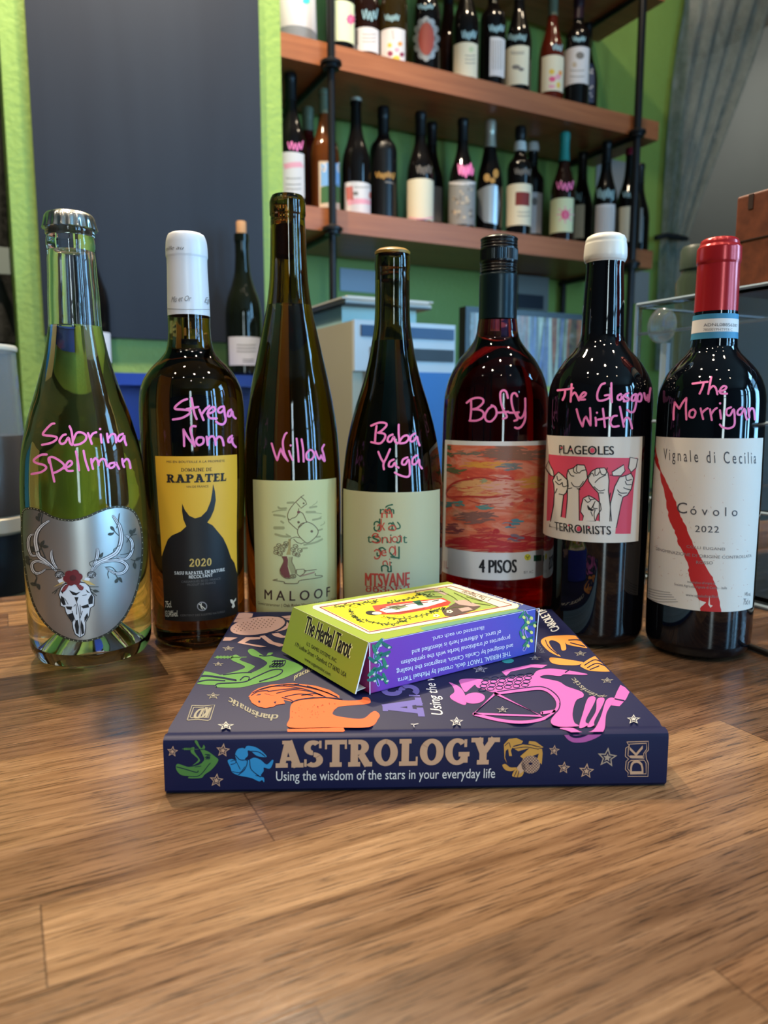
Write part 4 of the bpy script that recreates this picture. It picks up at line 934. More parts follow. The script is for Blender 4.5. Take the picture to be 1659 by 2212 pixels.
CR2 = CRM; fists = ["160,335 135,400 182,472 212,482 205,430", "215,640 210,560 198,520 225,470 255,440 292,470 342,520 346,580 325,640 302,660 290,760 276,885 270,960 170,960 185,880 208,760", "340,580 333,470 345,420 398,400 430,370 500,375 522,440 527,500 480,570 447,600 450,915 318,915 338,700", "575,580 540,530 533,480 570,430 620,405 690,400 722,450 732,520 726,620 742,760 756,920 640,920 640,700 630,640", "785,580 830,490 900,470 938,452 962,500 942,600 905,660 862,680 842,760 800,970 738,970 745,740", "930,300 1003,315 985,400 940,442 914,400", "760,440 870,370 882,430 842,476 768,476", "470,760 488,690 540,665 590,690 650,740 657,800 622,850 602,912 480,912 490,860 463,820"]
for q in fists: a.fill(q, CR2, 2); a.stroke(q, 9, INK, 3, True, False)
a.fill("275,870 450,905 760,912 800,955 780,1000 180,960 170,920", CR2, 3.5)
for q in ["395,400 400,440 430,455", "430,375 425,430 450,450 470,430 510,420", "345,420 370,470 400,480", "375,540 400,575 450,580 490,530", "345,600 380,592", "430,600 460,605", "600,420 600,470 625,465 640,440", "640,405 660,460 700,460 715,400", "540,490 570,450 590,480", "600,540 640,500 700,470", "590,580 640,620 690,610", "640,640 680,640", "240,480 250,520 280,510", "225,530 260,560 290,540", "290,545 300,580 340,570", "225,640 240,600", "260,650 300,658", "890,480 900,520 945,510", "885,530 900,560 940,560", "870,590 890,600 930,610", "810,610 840,640 900,640", "820,650 850,670", "500,700 530,730 560,710", "540,670 550,700 590,700", "530,760 560,790 590,740", "530,770 560,800 590,800", "600,720 580,780 620,790", "560,820 575,860", "600,800 590,850 600,910", "745,760 735,700 745,640"]: a.stroke(q, 8, INK, 3.2)
a.fill("525,770 560,790 590,800 570,815 535,800", INK, 3.2)
a.stroke("205,480 215,495", 7, INK, 4); a.stroke("940,440 935,460", 7, INK, 4); a.stroke("768,470 740,470", 7, INK, 4)
a.text('PLAGEOLES', (262, 262), (778, 275), (262, 183), INK, 4, 0.016); a.text('TERROIRISTS', (220, 992), (750, 1038), (218, 914), INK, 4, 0.016)
a.dot(574, 234, 22, PNK, 5, 24); a.dot(445, 982, 20, PNK, 5, 24); a.dot(286, 208, 9, PNK, 5); a.dot(375, 222, 8, PNK, 5); a.dot(350, 950, 9, PNK, 5); a.dot(540, 970, 9, PNK, 5)
a.build('label', B6.root, 'cream label with raised fists holding glasses on pink')
script(B6, (1160, 490, 4.707), ["215,1662 290,1655 370,1640", "290,1660 285,1710 265,1760", "355,1600 350,1690 345,1778", "350,1720 385,1685 410,1720 428,1765", "420,1740 470,1730 500,1695 475,1685 445,1720 440,1755 490,1755", "690,1590 650,1610 615,1690 620,1760 670,1765 730,1740 735,1710 690,1715", "755,1590 755,1690 760,1782", "850,1700 820,1720 820,1755 850,1755 865,1710 875,1750 887,1765", "925,1690 890,1710 900,1730 930,1745 920,1770 880,1775", "1000,1700 965,1720 960,1765 990,1760 1005,1700 1005,1780 985,1870 950,1885 915,1860", "1045,1690 1020,1720 1020,1770 1050,1770 1060,1720 1045,1690", "1085,1690 1095,1740 1110,1760 1120,1710", "1120,1710 1128,1780 1140,1700 1148,1640",
    "405,1855 430,1950 465,2030", "465,2030 480,1960 500,1930", "500,1930 520,1970 545,2020", "545,2020 545,1920 540,1842", "595,1940 600,1980 600,2022", "670,1850 680,1940 690,2035", "620,1960 680,1950 740,1938", "810,1920 770,1930 745,1990 770,2030 830,2025", "840,1830 860,1930 880,2032", "875,1990 905,1940 940,1960 962,2050"], 24, [(610, 1890)])

# ---------------------------------------------------------------- 7: black bottle, red capsule, red splash label
rows7 = [(519, 1521, 1595), (521, 1518, 1598), (530, 1513, 1600), (534, 1512.5, 1601), (541, 1507, 1605), (566, 1505, 1604), (572, 1505.5, 1603.5), (577, 1507.5, 1601.5), (600, 1506, 1600.5), (673.6, 1500.6, 1597), (730, 1496, 1595.7), (738.7, 1494, 1595), (751.7, 1492, 1595), (764.7, 1483, 1600.5), (782, 1464, 1616.7), (803.7, 1443, 1635), (825.4, 1429, 1646), (847, 1421.5, 1653), (868.8, 1418.5, 1655), (934, 1416, 1653.5), (1061, 1406, 1645), (1170, 1397, 1633), (1272, 1391, 1625), (1366, 1391, 1617.5)]
B7 = hero('red_capsule_bottle', 'black glass bottle at the right end of the row with red capsule and red-splash label', rows7, 1430, None, BLACKG2, 0.010, 0.0, None, 676, None)
REDC = mat('red_capsule', (172, 34, 40), 0.24, 0.25)
closure(B7, 'capsule', REDC, 676)
a = Art(B7.s, 0.0004, (1390, 500, 4.609)); SKY = mat('band_blue', (58, 132, 170), 0.5)
zt, zb = a.loc((725, 815))[1], a.loc((725, 1062))[1]
a.rect(-0.105, 0.105, zb, zt, SKY, 0); a.rect(-0.105, 0.105, zb + 0.0045, zt - 0.0035, WL, 1)
a.text('ADNL08856387', (603, 947), (925, 955), (603, 918), mat('print_slate', (88, 88, 94), 0.5), 2, 0.004); a.text('78500YPHT9T8 C', (600, 992), (880, 993), (600, 967), GRY, 2)
a.build('neck_band', B7.root, 'white tax band with blue edges')
a = Art(B7.s, 0.0003, (1370, 920, 4.254)); OFF = mat('label_offwhite', (226, 220, 210), 0.5); SPL = mat('splash_red', (190, 36, 36), 0.5); SPK = mat('speckle_tan', (196, 162, 146), 0.5); TXT = mat('print_charcoal', (74, 74, 80), 0.5)
lr = (a.loc((158, 900))[0], a.loc((1135, 900))[0], a.loc((640, 1702))[1], a.loc((720, 114))[1])
a.rect(*lr, OFF, 0); a.win = lr
left = [(205, 180), (195, 340), (250, 450), (270, 580), (300, 720), (330, 860), (375, 960), (400, 1060), (450, 1170), (495, 1280), (500, 1370), (555, 1480), (590, 1560), (600, 1640), (615, 1720)]
right = [(800, 1720), (775, 1580), (755, 1480), (720, 1390), (650, 1280), (590, 1170), (530, 1060), (480, 930), (430, 830), (385, 700), (340, 590), (290, 500), (240, 380), (218, 290)]
def rough(p, n, amp):
    o = []
    for (x0, y0), (x1, y1) in zip(p, p[1:]):
        for i in range(n): t_ = i / n; o.append((x0 + (x1 - x0) * t_ + random.uniform(-amp, amp), y0 + (y1 - y0) * t_))
    return o + [p[-1]]
a.fill(rough(left, 4, 9) + rough(right, 4, 5), SPL, 1)
for q in ("600,1600 660,1620 640,1640 615,1660 600,1680", "690,1560 695,1640 720,1650 700,1670 680,1640"): a.fill(q, OFF, 2)
for i in range(190):
    x_, y_ = random.uniform(200, 1050), random.uniform(420, 1660)
    if random.random() < 0.25 + (y_ > 900) * 0.35:
        d_ = random.uniform(4, 20); t_ = random.uniform(0, 3.1)
        a.stroke([(x_, y_), (x_ + d_ * math.cos(t_), y_ + d_ * math.sin(t_))], random.uniform(2, 4), SPK, 0.6)
a.text('Vignale di Cecilia', (275, 308), (1115, 345), (275, 205), TXT, 2, -0.006, 1.5); a.text('C', (395, 800), (488, 805), (395, 702), TXT, 2); a.text('óvolo', (517, 812), (945, 828), (517, 732), TXT, 2, 0, 1.7)
a.text('2022', (560, 972), (778, 980), (560, 914), TXT, 2, 0, 1.1); a.text('COLLI EUGANEI', (482, 1118), (832, 1143), (482, 1094), GRY, 2); a.text('DENOMINAZIONE DI ORIGINE CONTROLLATA', (205, 1138), (1072, 1204), (206, 1112), GRY, 2); a.text('ROSSO', (570, 1266), (722, 1272), (570, 1238), GRY, 2)
a.text("Imbottigliato all'origine da", (490, 1440), (745, 1456), (490, 1420), GRY, 2); a.text('Società Agricola Vignale di Cecilia - Italia', (372, 1462), (850, 1498), (372, 1440), GRY, 2); a.text('www.vignaledicecilia.it', (475, 1562), (770, 1578), (475, 1536), GRY, 2)
a.text('14% vol', (1012, 1562), (1062, 1562), (1012, 1525), GRY, 2); a.text('75cl e', (1000, 1640), (1058, 1638), (1000, 1585), GRY, 2)
for i in range(5): a.stroke([(135, 1492 + 23 * i), (230, 1516 + 24 * i), (330 + 18 * i, 1530 + 21 * i)], 6, mat('print_faint', (170, 164, 156), 0.5), 2)
a.build('label', B7.root, 'off-white label with a red diagonal splash')
script(B7, (1390, 500, 4.609), ["490,1515 570,1505 640,1497", "600,1510 585,1560 560,1615", "675,1450 660,1530 645,1618", "650,1580 690,1540 720,1560 735,1622", "750,1590 800,1580 825,1550 795,1540 765,1570 765,1610 830,1615", "303,1872 305,1780 315,1700", "315,1700 340,1740 360,1765", "360,1765 395,1700 430,1658", "430,1658 425,1760 430,1872", "500,1770 465,1790 460,1840 500,1850 520,1800 500,1770", "570,1762 580,1810 595,1868", "580,1812 610,1780 640,1760", "662,1770 670,1820 680,1878", "672,1822 700,1780 730,1757", "760,1780 765,1820 770,1862", "870,1750 830,1770 825,1820 860,1830 895,1770 905,1850 900,1930 850,1960 790,1950 760,1922", "980,1750 940,1780 935,1820 970,1820 1000,1765 1010,1820 1025,1872", "1040,1760 1045,1810 1050,1852", "1045,1800 1070,1760 1095,1780 1105,1872"], 23, [(762, 1712)])

# ================================================================== the book
NAVYC = mat('navy_cover', (20, 24, 60), 0.5, spec=0.24); k = NT(NAVYC); k.bump(k.noise(k.obj(), 1400, 2), 0.06, 0.0004)
BL = on_z(356.5, 1717, HC); BR = on_z(1439, 1699, HC)
ex = (BR - BL).normalized(); ey = Vector((-ex.y, ex.x, 0)); LB = (BR - BL).length
DB = (on_z(490, 1322, HC + 0.028) - BL).dot(ey); TB = 0.0278
bk = thing('hardback_book', 'navy hardback book with zodiac figures lying on the bar, spine to the front', 'book', (BL + ex * LB / 2 + ey * DB / 2), 0)
bth = 0.0028
# cover: back board, rounded spine, front board with its hinge groove, one extruded outline
def prof_ext(pts, m, name, parent):
    P0 = [BL + ey * a + Vector((0, 0, b)) for a, b in pts]
    return MB().prism(P0, ex * LB).build(name, m, parent, smooth=True)
prof_ext([(0.0, 0.002), (0.002, 0.0), (DB, 0.0), (DB, bth), (0.006, bth), (0.0035, 0.006), (0.0035, TB - 0.006), (0.006, TB - bth), (DB, TB - bth), (DB, TB), (0.0115, TB), (0.0095, TB - 0.0011), (0.0075, TB - 0.0011), (0.0055, TB - 0.0001), (0.0022, TB - 0.0002), (0.0006, TB - 0.0012), (0.0, TB - 0.003)], NAVYC, 'cover', bk)
PG = mat('page_edges', (226, 218, 200), 0.8); k = NT(PG)
k.l(k.ramp(k.noise(k.mapping(k.obj(), (2, 2, 900)), 1.0, 2), [(0.3, (200, 190, 170)), (0.7, (232, 226, 210))]), k.b.inputs['Base Color'])
MB().box(BL + ex * 0.003 + ey * 0.006 + Vector((0, 0, bth)), ex * (LB - 0.006), ey * (DB - 0.010), Vector((0, 0, TB - 2 * bth))).build('page_block', PG, bk)
COVER = Plane(BL + Vector((0, 0, TB)), ex, ey, (0, 0, 1)); SPINE = Plane(BL, ex, Vector((0, 0, 1)), -ey)
PKC = mat('foil_rose', (186, 150, 142), 0.5); GRN = mat('foil_green', (80, 132, 62), 0.5); ORG = mat('foil_orange', (222, 98, 48), 0.5); ARC = mat('foil_pink', (190, 92, 164), 0.5); SCO = mat('foil_amber', (212, 138, 58), 0.5); SLV = mat('foil_silver', (196, 190, 172), 0.3, 0.6); LAV = mat('foil_lavender', (100, 92, 156), 0.5); TANF = mat('foil_tan', (206, 164, 130), 0.45, 0.0); AQ = mat('foil_blue', (44, 146, 200), 0.45); GOLDF = mat('foil_ochre', (206, 154, 72), 0.4, 0.15)
NV = NAVYC
a = Art(COVER, 0.00012, (350, 1310, 3.318))
lo = COVER.loc(829, 1563)[1]
a.win = (0.001, LB - 0.001, 0.0002, DB - 0.001)
# crab
for q in ["470,75 500,52 600,45 652,52 645,78 560,88 480,100", "440,100 540,88 640,80 560,110 470,120", "408,160 448,150 458,172 400,202", "388,216 470,222 542,224 490,246 380,248", "540,262 600,222 712,220 700,236 630,240 590,262 750,288 705,294", "700,214 735,208 800,255 890,278 842,290 765,265", "785,196 832,190 872,212 930,208 935,224 850,226 802,212", "820,75 960,62 1010,70 960,82 850,95", "885,98 925,142 880,168 770,195 830,160 890,140", "860,85 1000,88 1000,100 920,104"]: a.fill(q, PKC, 0)
a.dot(685, 140, 198, PKC, 1, 62, -8, 40); a.stroke([(685 + 205 * math.cos(R(t_)), 140 + 70 * math.sin(R(t_)) - 26 * math.cos(R(t_))) for t_ in range(-70, 100, 12)], 10, NV, 2)
for i in range(11):
    for j in range(6):
        x_, y_ = 535 + 30 * i - 12 * j, 112 + 15 * j - 4 * i
        if ((x_ - 685) / 180) ** 2 + ((y_ - 140 + (x_ - 685) * 0.14) / 50) ** 2 < 1: a.dot(x_, y_, 5, INKB, 2, 3, n=6)
# harvest figure
a.fill("615,318 652,306 722,350 748,352 762,334 796,334 786,356 900,385 1012,436 930,490 820,532 700,550 560,582 390,580 385,566 300,562 220,542 240,490 275,468 335,470 400,486 432,490 560,455 592,430 500,386 500,360 532,347 566,370 560,386 656,424 656,442 610,475 640,476 700,450 746,420 750,400 700,370 642,352", GRN, 0, True)
for q, wd in (("390,580 402,556 580,545 660,512 780,460 850,454 862,470 820,500 700,540", 7), ("230,520 300,500 420,512 530,532", 12), ("250,545 330,530 450,535", 8), ("560,530 590,505 625,510 620,530", 7), ("440,492 560,478 640,476", 6), ("700,354 740,358 790,352", 6)): a.stroke(q, wd, NV, 2)
for i in range(9): a.stroke([(790 + 16 * (i % 5), 398 + 18 * (i // 5)), (812 + 18 * (i % 5), 390 + 20 * (i // 5)), (800 + 20 * (i % 5), 412 + 16 * (i // 5)), (770 + 24 * (i % 5), 430 + 8 * (i // 5))], 6, NV, 2)
a.stroke("375,366 500,366 606,364", 4, GRN, 0)
for i in range(5): a.fill([(385 + 24 * i, 364), (396 + 24 * i, 354), (418 + 24 * i, 362)], GRN, 0); a.fill([(385 + 24 * i, 368), (398 + 24 * i, 376), (418 + 24 * i, 369)], GRN, 0)
# lion
a.fill("920,725 935,695 965,678 1060,662 1160,656 1300,675 1420,672 1440,652 1478,654 1495,680 1470,700 1300,715 1250,730 1225,776 1330,800 1440,805 1500,762 1530,752 1558,775 1550,805 1480,866 1200,867 915,868 916,800", ORG, 0, True)
a.fill("897,880 1200,873 1215,870 1300,870 1310,892 1300,900 900,900", ORG, 0)
a.fill("620,648 650,612 690,588 780,562 940,551 1100,570 1200,600 1270,640 1272,664 1080,650 930,684 860,668 800,640 740,626 690,630 640,655", ORG, 0)
for q in ["650,620 760,580 900,575 1040,600 1150,640", "700,600 850,565 1000,575 1150,610 1255,650", "820,625 940,600 1060,612 1150,645", "760,612 880,596 1000,590", "880,650 980,630 1080,640", "860,655 920,672 940,684", "950,560 1090,590 1200,625", "1040,572 1160,612 1265,660", "640,640 690,612 760,606", "870,566 980,560", "1000,640 1100,628 1180,655"]: a.stroke(q, 5.5, NV, 2)
a.fill("625,660 652,645 705,640 718,622 735,632 805,645 870,672 882,700 820,708 800,722 742,732 690,722 645,695", ORG, 3); a.stroke("930,690 1000,668 1160,656 1290,668", 7, NV, 3)
a.dot(697, 687, 8, NV, 4); a.fill("800,690 820,684 812,704", NV, 4)
for i in range(34): a.dot(random.uniform(930, 1240), random.uniform(690, 800), random.uniform(2, 4), mat('fleck', (170, 66, 40), 0.5), 2, n=6)
def arc_text(a, st, pts, up, m, layer=1, bold=0.0):
    q = catmull([tuple(float(c) for c in p.split(',')) for p in pts.split()], False, 20); n = len(st)
    L_ = [0.0]
    for p0, p1 in zip(q, q[1:]): L_.append(L_[-1] + math.hypot(p1[0] - p0[0], p1[1] - p0[1]))
    wd = {'i': .5, 'l': .5, 't': .75, 'r': .75, 'm': 1.5, 'w': 1.4, 's': .85, 'c': .9}
    tot = sum(wd.get(c, 1) for c in st); s_ = 0
    def at(d):
        for i in range(len(L_) - 1):
            if L_[i + 1] >= d: t_ = (d - L_[i]) / (L_[i + 1] - L_[i] or 1); return (q[i][0] + (q[i + 1][0] - q[i][0]) * t_, q[i][1] + (q[i + 1][1] - q[i][1]) * t_)
        return q[-1]
    for c in st:
        w_ = wd.get(c, 1); p0 = at((s_ + 0.1 * w_) / tot * L_[-1]); p1 = at((s_ + w_ * 0.88) / tot * L_[-1]); s_ += w_
        a.text(c, p0, p1, (p0[0] + up[0], p0[1] + up[1]), m, layer, bold)
arc_text(a, 'charismatic', "838,778 740,772 650,742 570,698 515,668 482,652", (-14, 44), SLV, 1, 0.02)
arc_text(a, 'practical', "945,525 990,500 1040,478 1100,450", (2, -36), SLV, 1, 0.02)
for (x_, y_, rx, ry) in ((475, 303, 46, 20), (403, 416, 42, 17), (367, 643, 50, 25)): a.star(x_, y_, rx, ry, SLV, NV, 1)
WSL = mat('foil_bright_silver', (226, 224, 214), 0.3, 0.4)
a.star(458, 858, 62, 32, WSL, NV, 1)
for q in ["180,818 215,712 300,716 378,708 345,812 330,820 255,812 180,818", "200,800 228,725 296,728 272,800 200,800", "286,796 310,728 358,722 330,800 286,796"]: a.stroke(q, 6, SLV, 1, smooth=False)
a.text('D', (262, 806), (218, 808), (300, 735), SLV, 2, 0.02); a.text('K', (316, 802), (276, 802), (348, 730), SLV, 2, 0.02)
# right part of the cover
a.crop = (800, 1310, 2.592)
a.text('AS', (306, 618), (268, 440), (72, 614), LAV, 0, slab=(0.26, 0.10, 0.08))
a.text('Using the wisdom', (408, 611), (330, 300), (342, 604), WHITE, 1, 0.0)
a.fill("440,425 500,452 532,500 532,552 470,530 445,505 470,480 462,450", ARC, 0, True); a.dot(582, 515, 60, ARC, 1, 31, -4, 24)
a.fill("500,412 560,405 640,412 700,430 690,480 650,470 600,455 585,440 560,460 530,480 505,440", ARC, 0, True)
a.fill("595,425 700,410 905,384 945,400 900,430 850,466 690,482 640,466", ARC, 1)
for i in range(6):
    for j in range(4):
        x_, y_ = 650 + 48 * i - 8 * j, 408 + 20 * j - 5 * i
        a.stroke([(x_ + 20 * math.cos(R(t_)), y_ + 9 * math.sin(R(t_))) for t_ in range(0, 361, 45)], 4, NV, 2.5)
a.fill("735,366 762,355 900,325 992,328 960,346 900,342 785,366 760,390", ARC, 0)
a.fill("915,385 940,360 1010,350 1090,358 1120,362 1212,380 1190,386 1090,382 1060,392 985,386 952,400 1052,422 1100,450 1182,480 1192,508 1152,530 1132,600 1142,652 1165,672 1050,674 1010,642 1062,560 1020,490 960,465 868,462 900,430", ARC, 2, True)
for q in ("1220,514 1262,520 1205,640 1225,660 1170,682 1190,600", "1270,520 1312,525 1256,640 1252,668 1215,672 1262,590", "1322,525 1366,520 1322,600 1310,690 1270,722 1180,728 1110,700 1060,684 1130,682 1190,706 1250,692 1290,620"): a.fill(q, ARC, 1, True)
a.fill("1348,555 1380,480 1400,440 1456,470 1432,520 1395,560", ARC, 0)
for q in ("1092,372 1110,360", "1370,520 1420,530"): a.stroke(q, 6, NV, 3)
a.stroke("700,490 578,604 962,618 700,490", 12, ARC, 4, smooth=False); a.stroke("700,492 850,472 970,466 1040,520 1042,580 970,632 850,652 720,640 580,606", 16, ARC, 4); a.stroke("960,600 1030,590", 16, ARC, 4)
a.stroke("712,482 850,462 972,456 1052,512 1054,580 985,635", 5, NV, 5)
a.star(740, 582, 36, 20, SLV, NV, 5)
a.fill("955,200 985,172 1060,163 1150,165 1202,198 1226,234 1110,216 1092,200 1096,240 1072,246 1060,210 1022,190 1000,200 1022,240 1066,282 1000,252", SCO, 0, True)
a.fill("1005,288 1050,290 1150,305 1192,315 1150,330 1050,326 1010,312", SCO, 0, True); a.fill("1180,326 1262,278 1310,310 1352,362 1240,362 1190,345", SCO, 0, True)
for q in ("1200,330 1260,300 1320,330", "1215,345 1270,320 1335,345", "1230,355 1280,335", "1110,190 1170,190 1215,220", "1120,205 1200,225", "980,190 1000,230 1050,270"): a.stroke(q, 5, NV, 2)
arc_text(a, 'optimistic', "1334,502 1280,496 1210,462 1165,420 1142,398", (-30, 10), SLV, 1, 0.02)
a.text('CAROLE TAYLOR', (1062, 128), (936, -40), (1018, 148), WHITE, 1, 0.02)
a.text('focused', (980, 262), (930, 190), (950, 262), mat('foil_dim', (92, 94, 108), 0.4), 1, 0.01)
for (x_, y_, rx, ry) in ((615, 353, 46, 22), (922, 290, 34, 14), (1176, 265, 38, 16), (1326, 416, 38, 18)): a.star(x_, y_, rx, ry, SLV, NV, 1)
a.star(483, 647, 40, 28, WSL, NV, 1); a.star(1474, 634, 40, 28, WSL, NV, 1)
a.dot(770, 305, 34, mat('foil_teal', (40, 140, 130), 0.4), 0, 14)
a.stroke("228,660 245,662 268,658", 5, WSL, 1); a.stroke("240,660 245,676", 5, WSL, 1)
a.build('cover_art', bk, 'foil zodiac figures on the front cover')
# spine
a = Art(SPINE, 0.00012, (340, 1560, 2.9625)); a.win = (0.0005, LB - 0.0005, 0.0008, TB - 0.001)
a.fill("120,298 130,266 200,286 232,270 262,240 240,215 215,192 215,166 236,160 238,190 270,235 265,256 212,285 270,270 300,240 292,210 270,170 240,126 252,114 272,155 286,165 296,144 306,160 302,176 330,190 370,220 390,245 350,300 302,335 280,356 200,358 200,345 150,336", GRN, 0, True)
for q, wd in (("200,345 270,340 330,270 340,262", 4), ("125,285 180,300 250,320 262,310", 5), ("265,175 300,172", 4), ("240,285 280,280", 4)): a.stroke(q, wd, NV, 1)
for i in range(6): a.stroke([(305 + 9 * (i % 3), 205 + 18 * (i // 3)), (322 + 8 * (i % 3), 210 + 16 * (i // 3)), (308 + 10 * (i % 3), 226 + 10 * (i // 3))], 4, NV, 1)
a.stroke("160,170 215,172 262,172", 2.5, GRN, 0)
for i in range(4): a.fill([(168 + 13 * i, 169), (176 + 13 * i, 162), (186 + 13 * i, 169)], GRN, 0); a.fill([(168 + 13 * i, 172), (176 + 13 * i, 179), (186 + 13 * i, 172)], GRN, 0)
a.fill("450,246 475,235 502,240 498,205 515,172 545,164 560,168 572,152 600,152 640,165 680,195 698,222 640,216 600,186 578,182 580,212 560,236 590,238 620,226 660,240 700,270 736,240 741,256 720,296 682,290 680,312 662,340 682,356 683,384 670,370 650,378 600,356 520,340 480,320 468,290", AQ, 0, True)
for q, wd in (("500,210 530,240 575,245 560,300 520,335", 5), ("575,245 590,240 600,300 660,350", 5), ("480,315 530,320 560,285", 4), ("600,185 650,190 690,218", 5), ("505,235 500,260 470,270", 4), ("630,340 680,350", 4), ("470,250 500,245 530,300", 4)): a.stroke(q, wd, NV, 1)
for (x_, y_, r_) in ((97, 187, 37), (420, 180, 46), (378, 372, 46)): a.star(x_, y_, r_, r_, TANF, NV, 0, -84)
a.crop = (0, 0, 1.0)
a.text('ASTROLOGY', (595.5, 1658.3), (1072.5, 1650.5), (595.5, 1600), TANF, 0, slab=(0.27, 0.085, 0.055))
a.text('Using the wisdom of the stars in your everyday life', (596.5, 1686.5), (1069, 1680), (596.5, 1666), WHITE, 0, 0.0)
a.crop = (900, 1560, 2.9625)
a.fill("930,22 1212,14 1180,80 1100,120 1040,130 990,124 950,90", ARC, 0, True); a.stroke("940,40 1000,90 1080,80 1150,30", 16, NV, 1, taper=True)
a.fill("558,142 590,106 640,101 680,120 672,136 620,150 602,180 610,216 592,216 585,170 570,182 565,222 578,262 562,232", GOLDF, 0); a.fill("720,120 762,124 812,160 782,166 714,140", GOLDF, 0); a.fill("610,160 680,142 760,150 790,176 720,165 650,185", GOLDF, 0)
a.fill("662,218 722,165 802,170 806,200 800,270 770,240 782,200 740,216 690,240", GOLDF, 0); a.dot(728, 270, 60, TANF, 1, 57, n=28); a.fill("640,290 680,240 700,300 660,330", TANF, 1)
for i in range(9):
    o_ = -52 + 13 * i; h_ = math.sqrt(max(0, 56 ** 2 - o_ ** 2)); 
    c45 = 0.7071
    for sg in (1, -1): a.stroke([(728 + (o_ - h_) * c45, 270 + sg * (o_ + h_) * c45), (728 + (o_ + h_) * c45, 270 + sg * (o_ - h_) * c45)], 2.5, NV, 2)
a.dot(728, 264, 14, NV, 2, 7)
a.fill("548,275 570,268 598,288 640,290 612,312 570,306", GOLDF, 0, True); a.fill("610,340 640,295 684,312 672,345 640,352", GOLDF, 0, True)
for q in ("625,345 640,310", "645,350 655,312", "620,168 700,158 780,172", "565,150 590,130 600,160", "715,138 790,158"): a.stroke(q, 4, NV, 1)
for (x_, y_, r_) in ((880, 180, 36), (942, 291, 41), (1086, 312, 51), (1219, 226, 66)): a.star(x_, y_, r_, r_, SLV if r_ > 60 else TANF, NV, 0, -84)
for q in ("1345,126 1483,122 1483,178 1466,195 1470,235 1482,260 1480,346 1350,346 1354,322 1335,302 1340,250 1356,236 1335,218 1338,165 1360,150 1345,126", "1362,140 1470,134 1472,172 1452,200 1455,230 1374,228 1352,212 1354,172 1362,140", "1372,244 1455,242 1468,262 1468,330 1366,332 1366,316 1350,296 1354,258 1372,244"): a.stroke(q, 5, TANF, 0, smooth=False)
a.text('DK', (1450, 328), (1446, 148), (1366, 328), TANF, 1, 0.012)
a.build('spine_art', bk, 'gold title and figures on the spine')

# ================================================================== the card box on the book
BZ = HC + TB + 0.0003
P0 = on_z(798, 1499.5, BZ); Q0 = on_z(1155, 1409.5, BZ)
tx = (Q0 - P0).normalized(); ty = Vector((-tx.y, tx.x, 0)); TL_ = (Q0 - P0).length
d_ = ray(797, 1388); TH_ = (CAM + d_ * (math.hypot(P0.x, P0.y) / math.hypot(d_.x, d_.y))).z - BZ
pa = on_z(653.5, 1308, BZ + TH_); TW = (pa - P0).dot(ty)
PURP = mat('box_purple', (118, 62, 178), 0.35); k = NT(PURP); sx = k.n('ShaderNodeSeparateXYZ'); k.l(k.obj(), sx.inputs[0])
mr = k.math('DIVIDE', k.math('ADD', sx.outputs[0], TL_ / 2), TL_)
k.l(k.ramp(mr, [(0.0, (150, 40, 100)), (0.06, (124, 56, 158)), (0.45, (106, 64, 168)), (1.0, (66, 76, 170))]), k.b.inputs['Base Color'])
LIME = mat('box_lime', (140, 160, 56), 0.45)
tb = thing('card_box', 'worn card deck box with yellow picture top and purple side, lying on the navy book', 'card box', P0 + tx * TL_ / 2 + ty * TW / 2, math.atan2(tx.y, tx.x))
MB().rbox(P0, tx * TL_, ty * TW, Vector((0, 0, TH_)), 0.0006).build('box_body', PURP, tb)
TOP = Plane(P0 + Vector((0, 0, TH_)), tx, ty, (0, 0, 1)); SIDE = Plane(P0, tx, Vector((0, 0, 1)), -ty)
# open end flap hinged on the top edge
fa = P0 + ty * 0.0004 + Vector((0, 0, TH_)); fb = P0 + ty * (TW - 0.0004) + Vector((0, 0, TH_))
lean = 0.0085
dn = (-tx * lean - Vector((0, 0, math.sqrt(max(TH_ ** 2 - lean ** 2, 1e-8)) * 0.985))).normalized()
FN = dn.cross(ty).normalized()
if FN.dot(tx) > 0: FN = -FN
FH = TH_ * 0.985
MB().box(fa - FN * 0.0004, fb - fa, dn * FH, FN * 0.0004 * 2).build('end_flap', mat('card_edge_white', (226, 222, 214), 0.7), tb)
MB().box(fa + dn * (FH - 0.0003) - FN * 0.0004 + ty * 0.002, (fb - fa) * 0.94, tx * 0.0075 + Vector((0, 0, 0.001)), FN * 0.0006).build('tuck_tab', mat('card_edge_white', (226, 222, 214)), tb)
FLAP = Plane(fa + FN * 0.0005, -ty, -dn, FN)
a = Art(FLAP, 0.00006, (600, 1230, 2.765))
a.rect(-(TW - 0.0008), 0.0, -FH, 0.0, LIME, 0)
GL = mat('box_pale_glow', (226, 236, 170), 0.5)
a.text('The Herbal Tarot', (155, 375), (426, 531), (181, 276), GL, 1, 0.06); a.text('The Herbal Tarot', (156, 374), (424, 529), (181, 277), INK, 2, 0.025)
a.text('U.S. GAMES SYSTEMS, INC.', (172, 451), (352, 558), (177, 432), INK, 2, 0.006); a.text('179 Ludlow Street • Stamford, CT 06902 USA', (104, 456), (408, 646), (110, 433), INK, 2, 0.004); a.text('www.usgamesinc.com', (160, 541), (314, 636), (165, 523), INK, 2, 0.004)
a.build('flap_print', tb, 'lime green end print with the box title')
a = Art(TOP, 0.00008, (620, 1240, 2.9625)); CARD = mat('card_cream', (224, 216, 192), 0.5); BNAV = mat('box_navy', (58, 78, 138), 0.4); YLW = mat('card_yellow', (232, 210, 36), 0.45); MRN = mat('card_maroon_line', (140, 40, 36), 0.5); GRS = mat('card_grass', (146, 168, 82), 0.5); RBE = mat('robe_red', (206, 64, 48), 0.5); STN = mat('card_stone', (176, 152, 142), 0.5); TEALG = mat('box_teal', (98, 146, 120), 0.4)
